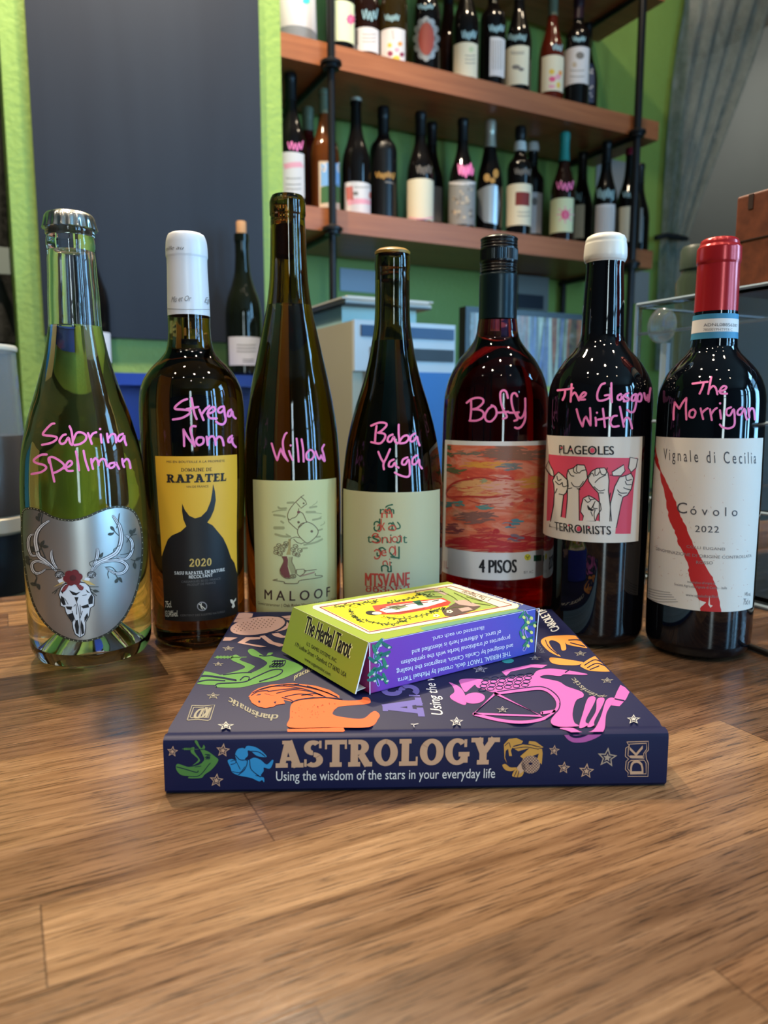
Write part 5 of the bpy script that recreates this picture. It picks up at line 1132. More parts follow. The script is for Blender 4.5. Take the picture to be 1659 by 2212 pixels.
a.win = (0.0, TL_, 0.0, TW)
a.rect(0, TL_, 0, TW, LIME, 0); a.fill("1095,20 1700,180 1640,240 1470,228 1490,200 1060,66", BNAV, 1); a.fill("850,345 1490,222 1620,205 1560,240 900,380", TEALG, 0.5)
a.fill("180,202 1040,66 1075,66 1478,196 1482,214 1460,222 545,386 520,386 165,222 165,208", CARD, 2)
a.stroke("210,215 1048,78 1440,200 526,374 210,215", 5, MRN, 3, smooth=False)
a.fill("226,218 1016,88 1352,213 532,368", YLW, 3); a.stroke("1016,88 1352,213", 4, INKB, 4)
a.fill("840,122 1016,90 1350,213 1180,240 1060,225 1010,190 900,160", GRS, 4)
a.fill("990,240 1090,180 1240,212 1200,236 1060,275 1010,270", mat('card_dark_rock', (84, 66, 60), 0.5), 5); a.fill("1060,175 1140,170 1240,208 1190,212 1100,200", STN, 6); a.fill("1095,226 1160,215 1190,232 1120,246", STN, 6); a.fill("950,90 1030,130 1010,140 940,112", STN, 6)
a.fill("545,207 700,186 850,172 1000,158 1050,185 1030,204 870,236 720,262 600,262 562,236", RBE, 5); a.fill("592,236 640,212 800,188 985,164 1022,178 900,214 720,246 640,254", WHITE, 6)
for q in ("600,225 760,200 900,185", "640,256 780,244 880,225"): a.stroke(q, 4, MRN, 7)
a.dot(548, 254, 46, INK, 6, 14, 4); a.dot(575, 256, 32, CARD, 7, 10); a.fill("800,180 850,172 875,205 840,206", FG, 7); a.fill("640,215 700,208 780,212 700,236", mat('card_sage_mark', (120, 130, 90), 0.5), 7)
for q in ("620,232 760,206", "930,180 970,172", "700,222 720,232"): a.stroke(q, 4, INK, 8)
random.seed(3)
HERB = mat('card_herb', (70, 84, 30), 0.5)
for base in ("300,216 400,200 520,184 570,180", "395,232 420,262 440,285 480,305", "500,300 580,318 680,322 760,300", "610,272 720,290 860,270 960,238", "640,190 720,172 830,150", "900,240 960,235 1010,225", "820,120 870,135 930,140"):
    q = catmull([tuple(float(c) for c in p.split(',')) for p in base.split()], False, 4); a.stroke(base, 3, HERB, 5)
    for (x_, y_) in q[1:]:
        for _ in range(2): a.dot(x_ + random.uniform(-8, 8), y_ + random.uniform(-10, 10), random.uniform(7, 13), HERB, 5.5, random.uniform(2.5, 4), random.uniform(-50, 50), 7)
for (x_, y_) in ((435, 208), (620, 275), (690, 275), (955, 272), (1040, 245)):
    for t_ in range(5): a.dot(x_ + 14 * math.cos(R(72 * t_)), y_ + 7 * math.sin(R(72 * t_)), 9, CARD if x_ > 900 else YLW, 6.5, 4)
for q in ("980,112 1060,150 1090,175", "1070,125 1150,165 1180,190", "880,120 1000,115", "900,150 990,150", "1200,190 1300,205", "1150,150 1250,180", "1000,250 1060,220 1130,215"): a.stroke(q, 4, HERB, 6.5)
a.text('I  The Magician', (1308, 160), (1130, 108), (1285, 176), INKB, 4); a.text('Includes 78 cards and instruction booklet', (1520, 190), (1105, 58), (1500, 202), PAPER, 3, 0.006)
a.build('top_print', tb, 'yellow card picture with red robed figure')
a = Art(SIDE, 0.00008, (600, 1230, 2.765)); LIGHTV = mat('box_side_lettering', (236, 230, 240), 0.5); TG = mat('herb_teal', (24, 98, 84), 0.45); TG2 = mat('herb_green', (40, 124, 88), 0.45); BUD = mat('herb_bud', (226, 226, 120), 0.45); HALO = mat('herb_halo', (166, 130, 208), 0.45)
for st_, L_, R_, T_ in (('THE HERBAL TAROT deck, created by Michael Tierra', (1390, 488), (715, 650), (1391, 514)), ('and designed by Candis Cantin, integrates the healing', (1404, 443), (708, 600), (1405, 468)), ('properties of traditional herbs with the symbolism', (1386, 395), (735, 546), (1387, 420)), ('of tarot. A different herb is identified and', (1332, 361), (800, 482), (1333, 386)), ('illustrated on each card.', (1231, 337), (920, 404), (1232, 360))):
    a.text(st_, L_, R_, T_, LIGHTV, 1, 0.009)
for q, lv in (("625,420 590,480 580,530 615,570 585,620 600,690", [(600, 440), (650, 450), (580, 480), (640, 500), (600, 520), (570, 540), (640, 560), (600, 590), (560, 610), (610, 640), (640, 650), (565, 650)]), ("1478,250 1500,310 1470,370 1490,430 1470,480", [(1455, 270), (1500, 275), (1480, 300), (1520, 320), (1470, 335), (1500, 360), (1455, 390), (1500, 410), (1480, 440)])):
    a.stroke(q, 20, HALO, 0.4); a.stroke(q, 7, TG, 1)
    for i, (x_, y_) in enumerate(lv):
        r_ = (-50, 30, 70, -20)[i % 4]; k_ = 1.35 if x_ < 900 else 1.0
        a.stroke([(x_ - 26 * k_ * math.cos(R(r_)), y_ - 26 * k_ * math.sin(R(r_))), (x_, y_ + 6), (x_ + 26 * k_ * math.cos(R(r_)), y_ + 26 * k_ * math.sin(R(r_)))], 17 * k_, TG if i % 2 else TG2, 1.5, taper=True)
        a.dot(x_ + 14, y_ + 16, 6 if x_ < 900 else 11, BUD if x_ > 900 else mat('herb_bud_pale', (214, 206, 180), 0.45), 2, 9, 60)
a.stroke("552,438 1560,232", 3, LIGHTV, 1, smooth=False); a.stroke("548,440 550,745", 5, LIGHTV, 1, smooth=False); a.stroke("1561,234 1537,492", 5, LIGHTV, 1, smooth=False)
a.build('side_print', tb, 'pale lettering and herb sprigs on the purple side')

# ================================================================== bottles on the shelves and the ledge
SHAPES = {
 'burgundy': [(0, .0345), (.004, .0372), (.13, .0375), (.155, .0348), (.195, .0225), (.22, .0165), (.265, .0138), (.283, .0140), (.2835, .0152), (.299, .0150), (.30, .0138)],
 'bordeaux': [(0, .0345), (.004, .0368), (.185, .0370), (.202, .0330), (.218, .0205), (.230, .0156), (.272, .0146), (.2725, .0158), (.298, .0154), (.30, .0140)],
 'sparkling': [(0, .0370), (.005, .0405), (.12, .0410), (.15, .0385), (.20, .0255), (.235, .0180), (.268, .0155), (.269, .0168), (.296, .0160), (.30, .0140)],
}
BKG = mat('shelf_bottle_black', (14, 12, 12), 0.06); BKBR = mat('shelf_bottle_brown', (34, 17, 12), 0.06); BKAM = mat('shelf_bottle_amber', (84, 44, 18), 0.08); BKOL = mat('shelf_bottle_olive', (46, 35, 14), 0.07); BKRO = mat('shelf_bottle_rose', (84, 26, 14), 0.08); BKRD = mat('shelf_bottle_red', (70, 16, 14), 0.07)
CAPS = {n: mat('foil_' + n, c, r_, m_) for n, (c, r_, m_) in {'black': ((20, 20, 22), .3, .2), 'white': ((214, 212, 206), .35, 0), 'teal': ((96, 150, 160), .3, .3), 'silver': ((150, 156, 160), .35, .7), 'plum': ((40, 20, 30), .3, 0), 'cork': ((176, 132, 92), .8, 0), 'grey_green': ((96, 104, 84), .5, .1), 'red': ((150, 30, 50), .3, .1)}.items()}
PCREAM = mat('shelf_label_cream', (222, 214, 188), .6); PWHITE = mat('shelf_label_white', (214, 210, 210), .6); PGREEN = mat('shelf_label_pale_green', (208, 216, 176), .6); PGREY = mat('shelf_label_grey', (140, 140, 138), .6); PBEIGE = mat('shelf_label_beige', (190, 172, 150), .6); PPINK = mat('petal_pink', (220, 84, 130), .6); PSOFT = mat('petal_soft', (226, 160, 176), .6); CHALKY = mat('chalk_pen', (150, 190, 200), .6); PPEN = PINKPEN; PGOLD = mat('script_gold', (170, 128, 64), .5); PLINE = mat('small_print', (120, 114, 108), .6); PYEL = mat('petal_yellow', (222, 186, 70), .6); PORG = mat('petal_orange', (226, 150, 80), .6); PWINE = mat('petal_wine', (140, 50, 76), .6)
def back_bottle(name, label, px, zbase, v, shape, body, cap=None, cap_f=0.8, top_y=None, h=0.30, lab=(), art=(), group=None, wscale=0.9, ring=None):
    """px: centre pixel at the foot; lab: (x0, y0, x1, y1, material); art: drawing steps in photo pixels"""
    p = None
    d = ray(px, 0)
    yb = CY
    for _ in range(6):
        q = on_v(px, yb, v); yb = proj(Vector((q.x, q.y, zbase)))[1]
    c = on_v(px, yb, v)
    if top_y is not None:
        d = ray(px, top_y); h = CAMZ + d.z / math.hypot(d.x, d.y) * math.hypot(c.x, c.y) - zbase
    h = min(h, 0.292); k = h / 0.30; ws = wscale
    pts = [(zbase + z * k, r_ * ws) for z, r_ in SHAPES[shape]]
    f = pchip([a_[0] for a_ in pts], [a_[1] for a_ in pts])
    s = Rev(c.x, c.y, f, max(a_[1] for a_ in pts)); s.ds = 0.006
    root = thing(name, label, 'wine bottle', (c.x, c.y, zbase), 0, group)
    zs = sorted(set([zbase + h * i / 36 for i in range(37)] + [a_[0] for a_ in pts]))
    MB().lathe((c.x, c.y), [(0, zbase + 0.001)] + [(f(z), z) for z in zs] + [(0, zbase + h)], 40).build('glass_body', body, root, smooth=True)
    if cap:
        z0 = zbase + h * cap_f
        zz = [z0 + (zbase + h - z0) * i / 14 for i in range(15)]
        if cap == 'cork': pr = [(0, zbase + h - 0.01), (0.0098, zbase + h - 0.01), (0.0098, zbase + h + 0.022), (0.009, zbase + h + 0.024), (0, zbase + h + 0.024)]
        else: pr = [(f(z0) - 0.001, z0)] + [(f(z) + 0.0007, z) for z in zz] + [(0, zbase + h + 0.0008)]
        MB().lathe((c.x, c.y), pr, 32).build('cork' if cap == 'cork' else 'capsule', CAPS[cap], root, smooth=True)
    if ring:
        z0, z1 = s.loc(px, ring[1])[1], s.loc(px, ring[0])[1]
        MB().lathe((c.x, c.y), [(f(z0) + 0.0002, z0), (f(z0) + 0.0022, z0 + 0.001), (f((z0 + z1) / 2) + 0.0030, (z0 + z1) / 2), (f(z1) + 0.0016, z1 - 0.001), (f(z1) + 0.0002, z1)], 32).build('neck_ring', CAPS['white'], root, smooth=True)
    if lab or art:
        a = Art(s, 0.0004)
        for l_ in lab:
            x0, y0, x1, y1, m = l_
            (a0, b1), (a1, b0) = s.loc(x0, (y0 + y1) / 2), s.loc(x1, (y0 + y1) / 2)
            a.rect(a0, a1, s.loc(px, y1)[1], s.loc(px, y0)[1], m, 0)
        for st_ in art:
            if st_[0] == 'dot': a.dot(st_[1], st_[2], st_[3], st_[5], 1 + (st_[6] if len(st_) > 6 else 0), st_[4])
            elif st_[0] == 'str': a.stroke(st_[1], st_[2], st_[3], 1)
            elif st_[0] == 'fill': a.fill(st_[1], st_[2], 1 + (st_[3] if len(st_) > 3 else 0))
            elif st_[0] == 'txt': a.text(st_[1], st_[2], st_[3], st_[4], st_[5], 1)
        a.build('label', root)
    return root
def scrawl(x0, x1, y0, y1, m, n=6, wd=1.8):
    pts = []
    for i in range(n * 2 + 1): pts.append((x0 + (x1 - x0) * i / (2 * n), y0 + (y1 - y0) * (0.15 + 0.7 * (i % 2)) - (y1 - y0) * 0.1 * math.sin(i)))
    return ('str', pts, wd, m)
def lines(x0, x1, ys, m=None, wd=1.6): return [('str', [(x0, y), ((x0 + x1) / 2, y + 0.8), (x1, y)], wd, m or PLINE) for y in ys]
def flower(x, y, r_, m1, m2):
    out = []
    for t_ in range(8): out.append(('str', [(x, y), (x + r_ * math.cos(R(45 * t_)), y + r_ * math.sin(R(45 * t_)))], 2.6, m2))
    return out + [('dot', x, y, r_ * 0.5, r_ * 0.6, m1, 1)]
VF, VR = V_SHELF + 0.055, V_SHELF + 0.155
GU, GL_ = 'wine bottles on the upper shelf', 'wine bottles on the lower shelf'
ZU, ZL = Z_UP, Z_LOW
back_bottle('wine_bottle', 'upper shelf bottle with pale green pink-flower label beside the left pipe', 736, ZU, VF, 'burgundy', BKG, 'black', lab=[(712, 0, 765, 88, PGREEN)], art=flower(757, 42, 17, PPINK, PSOFT) + [('str', [(722, 6), (722, 60)], 2, PLINE)], group=GU)
back_bottle('wine_bottle', 'dark brown upper shelf bottle with short white label left of the floral one', 791, ZU, VF + .028, 'burgundy', BKBR, 'black', lab=[(766, 58, 818, 110, PWHITE)], art=[scrawl(783, 815, 18, 48, CHALKY, 4, 2.2), ('str', [(772, 66), (772, 96)], 3, PLINE)] + lines(784, 810, (74, 82, 90)), group=GU)
back_bottle('wine_bottle', 'amber-green upper shelf bottle with grey label of yellow and purple blossoms', 850, ZU, VF, 'burgundy', BKOL, 'black', lab=[(823, 60, 875, 133, PWHITE)], art=[scrawl(832, 862, 30, 48, CHALKY, 5, 2), ('dot', 842, 98, 5, 5, PYEL), ('dot', 864, 95, 5, 5, PORG), ('dot', 843, 116, 6, 6, PWINE), ('dot', 857, 108, 5, 5, PSOFT), ('dot', 868, 118, 5, 5, PWINE), ('dot', 856, 126, 8, 6, PYEL), ('str', [(848, 66), (850, 85)], 1.5, PLINE)], group=GU)
SILV = mat('ornate_silver', (186, 194, 200), 0.3, 0.7); OX = mat('oxblood_panel', (140, 58, 48), 0.5)
back_bottle('wine_bottle', 'upper shelf black bottle with oval oxblood label in scalloped silver frame', 921, ZU, VF, 'burgundy', BKG, 'black', art=[('dot', 921 + 21 * math.cos(R(30 * t_)), 84 + 40 * math.sin(R(30 * t_)), 8, 9, SILV) for t_ in range(12)] + [('dot', 921, 84, 23, 42, SILV), ('dot', 921, 84, 17, 36, OX, 2), scrawl(903, 936, 8, 22, CHALKY, 5, 2)], group=GU)
back_bottle('wine_bottle', 'unlabelled dark bottle standing behind on the upper shelf left of the plain cream label', 966, ZU, VR, 'burgundy', BKBR, 'black', group=GU)
back_bottle('wine_bottle', 'upper shelf black bottle with plain cream label right of the oval silver one', 1004, ZU, VF, 'burgundy', BKG, 'black', lab=[(980, 91, 1031, 165, PCREAM)], art=[scrawl(998, 1028, 64, 88, CHALKY, 5, 2)] + lines(1005, 1026, (120, 128, 136)) + [('dot', 1018, 107, 5, 6, mat('pale_sprig', (190, 200, 160), .6))], group=GU)
back_bottle('wine_bottle', 'upper shelf black bottle showing a narrow white back label', 1062, ZU, VF + .022, 'bordeaux', BKG, 'black', lab=[(1058, 80, 1090, 164, PWHITE)], art=[scrawl(1057, 1088, 52, 72, CHALKY, 5, 2.2)] + [('str', [(x_, 88), (x_ + 0.4, 150)], 1.3, PLINE) for x_ in range(1063, 1088, 5)], group=GU)
back_bottle('wine_bottle', 'upper shelf black bottle with cream label bearing a faint grey sprig', 1117, ZU, VF, 'burgundy', BKG, 'black', lab=[(1092, 98, 1142, 182, PCREAM)], art=[scrawl(1097, 1136, 72, 90, CHALKY, 6, 2), ('dot', 1115, 145, 9, 5, PLINE), ('dot', 1126, 150, 6, 4, PLINE)] + lines(1104, 1132, (112, 116)), group=GU)
back_bottle('wine_bottle', 'upper shelf bottle of orange wine with flowered cream label', 1188, ZU, VF + .02, 'burgundy', BKRO, 'grey_green', lab=[(1170, 119, 1217, 196, PCREAM)], art=[scrawl(1194, 1214, 94, 112, CHALKY, 3, 2.2), ('dot', 1192, 155, 6, 6, PYEL), ('dot', 1205, 166, 6, 6, PSOFT), ('dot', 1193, 171, 7, 6, PPINK), ('dot', 1210, 158, 4, 6, PORG), ('dot', 1192, 187, 7, 4, PSOFT), ('dot', 1206, 184, 4, 7, PYEL)], group=GU)
back_bottle('wine_bottle', 'front right bottle of the upper shelf, black with tall white label', 1243, ZU, VF, 'bordeaux', BKG, 'plum', lab=[(1216, 101, 1272, 180, PWHITE)], art=[scrawl(1238, 1264, 78, 92, CHALKY, 5, 2), ('dot', 1253, 120, 9, 8, PLINE), ('dot', 1241, 140, 5, 6, PBEIGE)] + lines(1232, 1262, (152, 165)), group=GU)
back_bottle('wine_bottle', 'rearmost right bottle of the upper shelf with speckled blue label', 1262, ZU, VR, 'burgundy', BKG, 'black', lab=[(1250, 138, 1284, 222, mat('speckled_blue', (70, 78, 104), .6))], art=[('dot', 1270 + random.uniform(-6, 12), random.uniform(142, 218), 2.2, 2.2, PWHITE) for _ in range(14)], group=GU)
# lower shelf
back_bottle('wine_bottle', 'leftmost lower shelf bottle with white label half behind the pier', 632, ZL, VF, 'burgundy', BKG, 'black', lab=[(606, 328, 657, 424, PWHITE)], art=[scrawl(622, 654, 304, 328, PPEN, 4, 2.2), ('fill', "612,355 650,350 656,362 616,366", PSOFT)] + lines(618, 650, (385, 398, 408)), group=GL_)
back_bottle('wine_bottle', 'unlabelled red wine bottle behind the leftmost lower shelf bottle', 668, ZL, VR, 'bordeaux', BKRD, 'grey_green', h=0.268, group=GL_)
back_bottle('wine_bottle', 'amber lower shelf bottle behind the left pipe with a blue sky and hills label', 703, ZL, VF - 0.005, 'burgundy', BKAM, 'grey_green', h=0.272, lab=[(689, 348, 742, 448, PBEIGE)], art=[('fill', "693,354 739,356 739,405 693,403", mat('label_sky', (110, 160, 210), .6)), ('fill', "693,405 739,398 739,440 693,440", mat('label_hills', (50, 96, 52), .6)), ('dot', 733, 362, 6, 12, PWHITE), ('dot', 700, 362, 5, 10, PWHITE)], group=GL_)
back_bottle('wine_bottle', 'lower shelf black bottle with pinkish white label right of the left pipe', 770, ZL, VF, 'burgundy', BKG, 'silver', 0.97, 213, lab=[(745, 392, 804, 462, PWHITE)], art=[('fill', "747,405 762,402 764,432 749,434", mat('wash_red', (196, 110, 100), .6)), ('fill', "750,432 800,434 800,444 752,444", PSOFT), ('dot', 768, 418, 6, 4, PLINE), ('dot', 800, 422, 4, 8, mat('wash_red', (196, 110, 100)))] + lines(765, 800, (404,)), group=GL_)
back_bottle('wine_bottle', 'lower shelf all-black square-shouldered bottle with gold script and no paper label', 828, ZL, VF + .022, 'bordeaux', mat('matte_black_bottle', (13, 13, 15), .3), 'black', 0.8, 232, art=[scrawl(812, 852, 370, 388, PGOLD, 6, 2.6), ('str', [(833, 393), (848, 396)], 3, PLINE)], group=GL_)
back_bottle('wine_bottle', 'lower shelf black bottle with blank ivory label', 907, ZL, VF, 'burgundy', BKG, 'black', 0.8, 243, lab=[(880, 385, 936, 474, PCREAM)], art=[scrawl(900, 932, 355, 380, PLINE, 5, 1.6), ('str', [(884, 470), (908, 473), (934, 470)], 3, PSOFT)], group=GL_)
back_bottle('wine_bottle', 'lower shelf bottle behind the ivory label one with a dark grey label', 931, ZL, VR, 'burgundy', BKG, 'black', 0.8, 266, lab=[(916, 402, 954, 478, PGREY)], group=GL_)
back_bottle('wine_bottle', 'lower shelf black bottle with grey engraved-looking bordered label and pink scrawl', 997, ZL, VF, 'burgundy', BKG, 'black', 0.8, 258, lab=[(965, 389, 1029, 484, PGREY)], art=[('str', "971,402 971,478 1024,480 1024,403 971,402", 1.5, PLINE), ('str', "967,395 997,397 1028,395", 5, PWHITE)] + [('dot', random.uniform(976, 1020), random.uniform(408, 474), random.uniform(2, 5), random.uniform(2, 5), PLINE if i_ % 2 else PBEIGE) for i_ in range(26)] + [scrawl(990, 1023, 350, 386, PPEN, 5, 2.8)], group=GL_)
back_bottle('sparkling_wine_bottle', 'lower shelf sparkling bottle with slanted silvery label and gold marks', 1055, ZL, VF + .02, 'sparkling', BKG, 'silver', 0.77, 262, art=[('fill', "1031,414 1064,398 1075,401 1079,440 1074,486 1046,480 1032,462", SILV), ('dot', 1052, 384, 7, 9, PGOLD), ('dot', 1064, 390, 6, 6, PGOLD), ('dot', 1071, 375, 6, 10, PGOLD)], group=GL_, wscale=0.86)
back_bottle('wine_bottle', 'lower shelf black bottle with white neck ring and dark red square on cream label', 1119, ZL, VF, 'bordeaux', BKG, 'black', 0.8, 275, lab=[(1090, 396, 1149, 486, PCREAM)], art=[('fill', "1114,415 1144,417 1143,446 1113,444", mat('label_red_square', (120, 34, 30), .6))] + lines(1118, 1144, (458, 466)) + [scrawl(1112, 1146, 362, 380, PLINE, 6, 2)], group=GL_, ring=(304, 325))
back_bottle('wine_bottle', 'lower shelf bottle behind the red-square label one, white neck ring and pale label', 1146, ZL, VR, 'bordeaux', BKG, 'black', 0.8, 290, lab=[(1128, 416, 1170, 504, PWHITE)], art=[('dot', 1155, 435, 6, 9, PLINE)], group=GL_, ring=(306, 326))
back_bottle('wine_bottle', 'lower shelf bottle with teal capsule and pale green pink-flower label', 1213, ZL, VF, 'burgundy', BKBR, 'teal', 0.745, 283, lab=[(1184, 427, 1238, 501, PGREEN)], art=flower(1221, 464, 18, PPINK, PSOFT) + [scrawl(1203, 1238, 390, 414, PPEN, 4, 2.4)], group=GL_)
back_bottle('wine_bottle', 'lower shelf bottle half behind the teal capsule one with a cream label', 1252, ZL, VR, 'burgundy', BKG, 'black', 0.8, 320, lab=[(1230, 442, 1262, 514, PCREAM)], art=[scrawl(1238, 1256, 412, 436, CHALKY, 3, 1.8)], group=GL_)
back_bottle('wine_bottle', 'lower shelf black bottle with tall pinkish white label and teal scrawl', 1303, ZL, VF, 'burgundy', BKG, 'black', 0.8, 304, lab=[(1286, 441, 1327, 520, PWHITE)], art=[scrawl(1290, 1326, 405, 434, CHALKY, 6, 2)] + [('str', [(x_, 448), (x_, 500)], 1.2, PLINE) for x_ in range(1291, 1325, 6)], group=GL_)
back_bottle('wine_bottle', 'lower shelf bottle left of the right pipe with ivory label and red capsule', 1353, ZL, VF, 'burgundy', BKG, 'red', 0.93, 322, lab=[(1337, 446, 1366, 522, PCREAM)], art=[scrawl(1346, 1366, 412, 430, CHALKY, 3, 2)], group=GL_)
back_bottle('wine_bottle', 'last bottle at the right end of the lower shelf with grey label', 1374, ZL, VR, 'burgundy', BKG, 'black', 0.8, 330, lab=[(1362, 450, 1388, 524, PGREY)], group=GL_)
# blue ledge
back_bottle('wine_bottle', 'corked dark bottle with square white label on the blue ledge before the chalkboard', 529, LZ, 1.52, 'burgundy', mat('ledge_bottle', (16, 20, 12), .06), 'cork', 0.8, 506, lab=[(495, 727, 562, 789, PWHITE)], art=lines(512, 552, (745, 752, 759)) + lines(525, 548, (776, 781)), group='bottles on the blue ledge', wscale=0.97)
back_bottle('wine_bottle', 'dark bottle on the blue ledge half hidden behind the clear sparkling bottle', 203, LZ, 1.52, 'burgundy', BKG, 'black', 0.8, 478, lab=[(190, 716, 239, 782, PWHITE)], group='bottles on the blue ledge')

# ================================================================== other things behind
# smart speaker at the left end of the upper shelf
c = on_v(640, 78, VF + 0.02); c = Vector((c.x, c.y, ZU))
sp = thing('smart_speaker', 'white cylindrical smart speaker with grey mesh foot at the left end of upper shelf', 'speaker', c)
SPW = mat('speaker_white', (206, 206, 208), 0.4); SPG = mat('speaker_mesh', (110, 116, 122), 0.7); k = NT(SPG); n_ = k.n('ShaderNodeTexVoronoi'); n_.inputs['Scale'].default_value = 400; k.l(k.obj(), n_.inputs['Vector']); k.bump(n_.outputs['Distance'], 0.6, 0.002)
rs = 0.047
MB().lathe((c.x, c.y), [(0, ZU + .001), (rs * .94, ZU + .001), (rs, ZU + .004), (rs, ZU + .034), (rs * .995, ZU + .036)], 48).build('mesh_foot', SPG, sp, smooth=True)
MB().lathe((c.x, c.y), [(rs * .995, ZU + .036), (rs, ZU + .037), (rs * .93, ZU + .15), (rs * .86, ZU + .157), (0, ZU + .159)], 48).build('body', SPW, sp, smooth=True)
q = Rev(c.x, c.y, lambda z: rs * (1.0 - 0.07 * max(0, min(1, (z - ZU - .037) / .113))), rs); a = Art(q, 0.0006); a.dot(661, 2, 8, mat('status_light', (60, 220, 160), 0.4, emit=(40, 230, 160), estr=1.5), 0, 6); a.build('status_light', sp, 'green status light')
# office printer with papers
VPR = 1.19; zt = on_v(767, 688, VPR).z; zb0 = HC - 0.05
u0 = on_v(767, 700, VPR).dot(U); u1 = on_v(985, 700, VPR).dot(U)
PBE = mat('printer_beige', (178, 172, 150), 0.5); PWH = mat('printer_white', (206, 212, 216), 0.4); PBL = mat('printer_blue', (26, 104, 176), 0.4); PSL = mat('printer_slot', (30, 62, 104), 0.4); PDK = mat('printer_dark', (40, 40, 44), 0.5)
pr_ = thing('office_printer', 'white and beige office printer with blue lower front between two middle bottles', 'printer', uv((u0 + u1) / 2, VPR + .13, zb0))
zz = lambda y: on_v(870, y, VPR).z
MB().room(u0, u1, VPR + .012, VPR + .30, zb0, zt - .002).build('body', PBE, pr_)
MB().room(u0, u1, VPR + .002, VPR + .012, zz(803), zt - .001).build('front_bezel', PWH, pr_)
MB().room(u0 + .012, u1 - .004, VPR - .001, VPR + .003, zz(730), zz(706)).build('paper_slot', PSL, pr_)
MB().room(u0 + .03, u1 - .004, VPR - .001, VPR + .003, zz(779), zz(752)).build('output_tray', PDK, pr_)
MB().room(u0 + .03, u1, VPR, VPR + .012, zb0, zz(803)).build('blue_panel', PBL, pr_)
MB().room(u0 + .002, u1 - .05, VPR + .06, VPR + .28, zt - .002, zt + .028).build('scanner_lid', mat('printer_aqua', (156, 196, 200), .4), pr_)
# pile of papers on the printer lid
pz = zt + .028; pp = thing('paper_stack', 'sloppy stack of grey-white papers on top of the printer', 'papers', uv(u0 + .08, VPR + .16, pz))
random.seed(5)
for i in range(5):
    du, dv = random.uniform(-.006, .006), random.uniform(-.006, .006)
    MB().room(u0 - .005 + du, u1 - .035 + du, VPR + .03 + dv, VPR + .25 + dv, pz + .003 * i, pz + .003 * i + .0028).build('sheet', (PDK if i == 0 else mat('paper_grey', (196, 196, 190), .6)), pp)
# note on the wall above it
PAP = mat('note_paper', (170, 186, 206), 0.6); PGR = mat('note_grey', (150, 150, 148), 0.6)
def wall_note(name, label, x0, y0, x1, y1, m, v=V_WALL - .002):
    A_, B_ = on_v(x0, y1, v), on_v(x1, y0, v)
    o = MB().room(A_.dot(U), B_.dot(U), v - .003, v, A_.z, B_.z).build(name, m); return tag(o, label, 'note')
wall_note('wall_note', 'pale blue sheet on the green wall above the printer', 734, 586, 812, 628, PAP)
wall_note('wall_note', 'grey sheet on the wall under the right end of the lower shelf', 1358, 588, 1402, 655, PGR)
wall_note('wall_note', 'grey sheet on the wall between bottles at the right end of the lower shelf', 1285, 352, 1356, 430, PGR)
# wall box
A_, B_ = on_v(1118, 668, V_WALL - .06), on_v(1186, 600, V_WALL - .06)
wb = thing('wall_box', 'small grey wall box with dark lower half under the shelf', 'wall device', uv(A_.dot(U), V_WALL - .03, A_.z))
zm = (A_.z * .55 + B_.z * .45)
MB().room(A_.dot(U), B_.dot(U), V_WALL - .06, V_WALL - .002, A_.z, B_.z).build('housing', mat('device_grey', (120, 122, 118), .5), wb)
MB().room(A_.dot(U) - .0, B_.dot(U) - .02, V_WALL - .062, V_WALL - .06, A_.z + .004, zm).build('dark_window', mat('device_dark', (44, 48, 58), .3), wb)
# monitor with a forest picture
VM = 1.30; m0, m1 = on_v(1006, 700, VM), on_v(1290, 700, VM); zt = on_v(1006, 661, VM).z; zbm = on_v(1150, 868, VM).z
mo = thing('monitor', 'black framed screen showing a bright forest between two dark bottles', 'monitor', uv((m0.dot(U) + m1.dot(U)) / 2, VM + .03, HC - .05))
BLKP = mat('black_plastic', (16, 16, 18), .35)
MB().room(m0.dot(U), m1.dot(U), VM, VM + .025, zbm - .012, zt).build('bezel', BLKP, mo)
SCR = mat('forest_screen', (10, 10, 10), .2); k = NT(SCR); o = k.obj()
sx = k.n('ShaderNodeSeparateXYZ'); k.l(o, sx.inputs[0])
tr = k.noise(k.mapping(o, (42, 42, 2)), 1.0, 2, .5, .3); lf = k.noise(k.mapping(o, (45, 45, 45)), 1.0, 4, .7)
c1 = k.ramp(tr, [(0.36, (40, 26, 34)), (0.43, (136, 78, 60)), (0.47, (36, 50, 56)), (0.52, (150, 200, 214)), (0.57, (50, 76, 64)), (0.63, (70, 110, 200)), (0.70, (34, 36, 34))])
c2 = k.ramp(lf, [(0.35, (40, 60, 50)), (0.55, (130, 150, 90)), (0.7, (180, 215, 220))])
cc = k.mix(0.2, c1, c2)
hz = (zbm - (HC - .05)); gr = k.ramp(k.math('DIVIDE', k.math('SUBTRACT', sx.outputs[2], hz), .05), [(0.0, (110, 160, 190)), (0.3, (110, 165, 190)), (0.5, (126, 170, 60)), (1.0, (0, 0, 0))])
gm = k.math('LESS_THAN', k.math('SUBTRACT', sx.outputs[2], hz), .034)
cc = k.mix(gm, cc, gr); k.l(cc, k.b.inputs['Emission Color']); k.b.inputs['Emission Strength'].default_value = 0.9
MB().room(m0.dot(U) + .010, m1.dot(U) - .010, VM - .001, VM + .002, zbm, zt - .012).build('screen', SCR, mo, label='screen with a forest picture')
uc = (m0.dot(U) + m1.dot(U)) / 2
MB().room(uc - .02, uc + .02, VM + .02, VM + .035, HC - .05, zbm).room(uc - .09, uc + .09, VM - .02, VM + .10, HC - .05, HC - .042).build('stand', BLKP, mo)
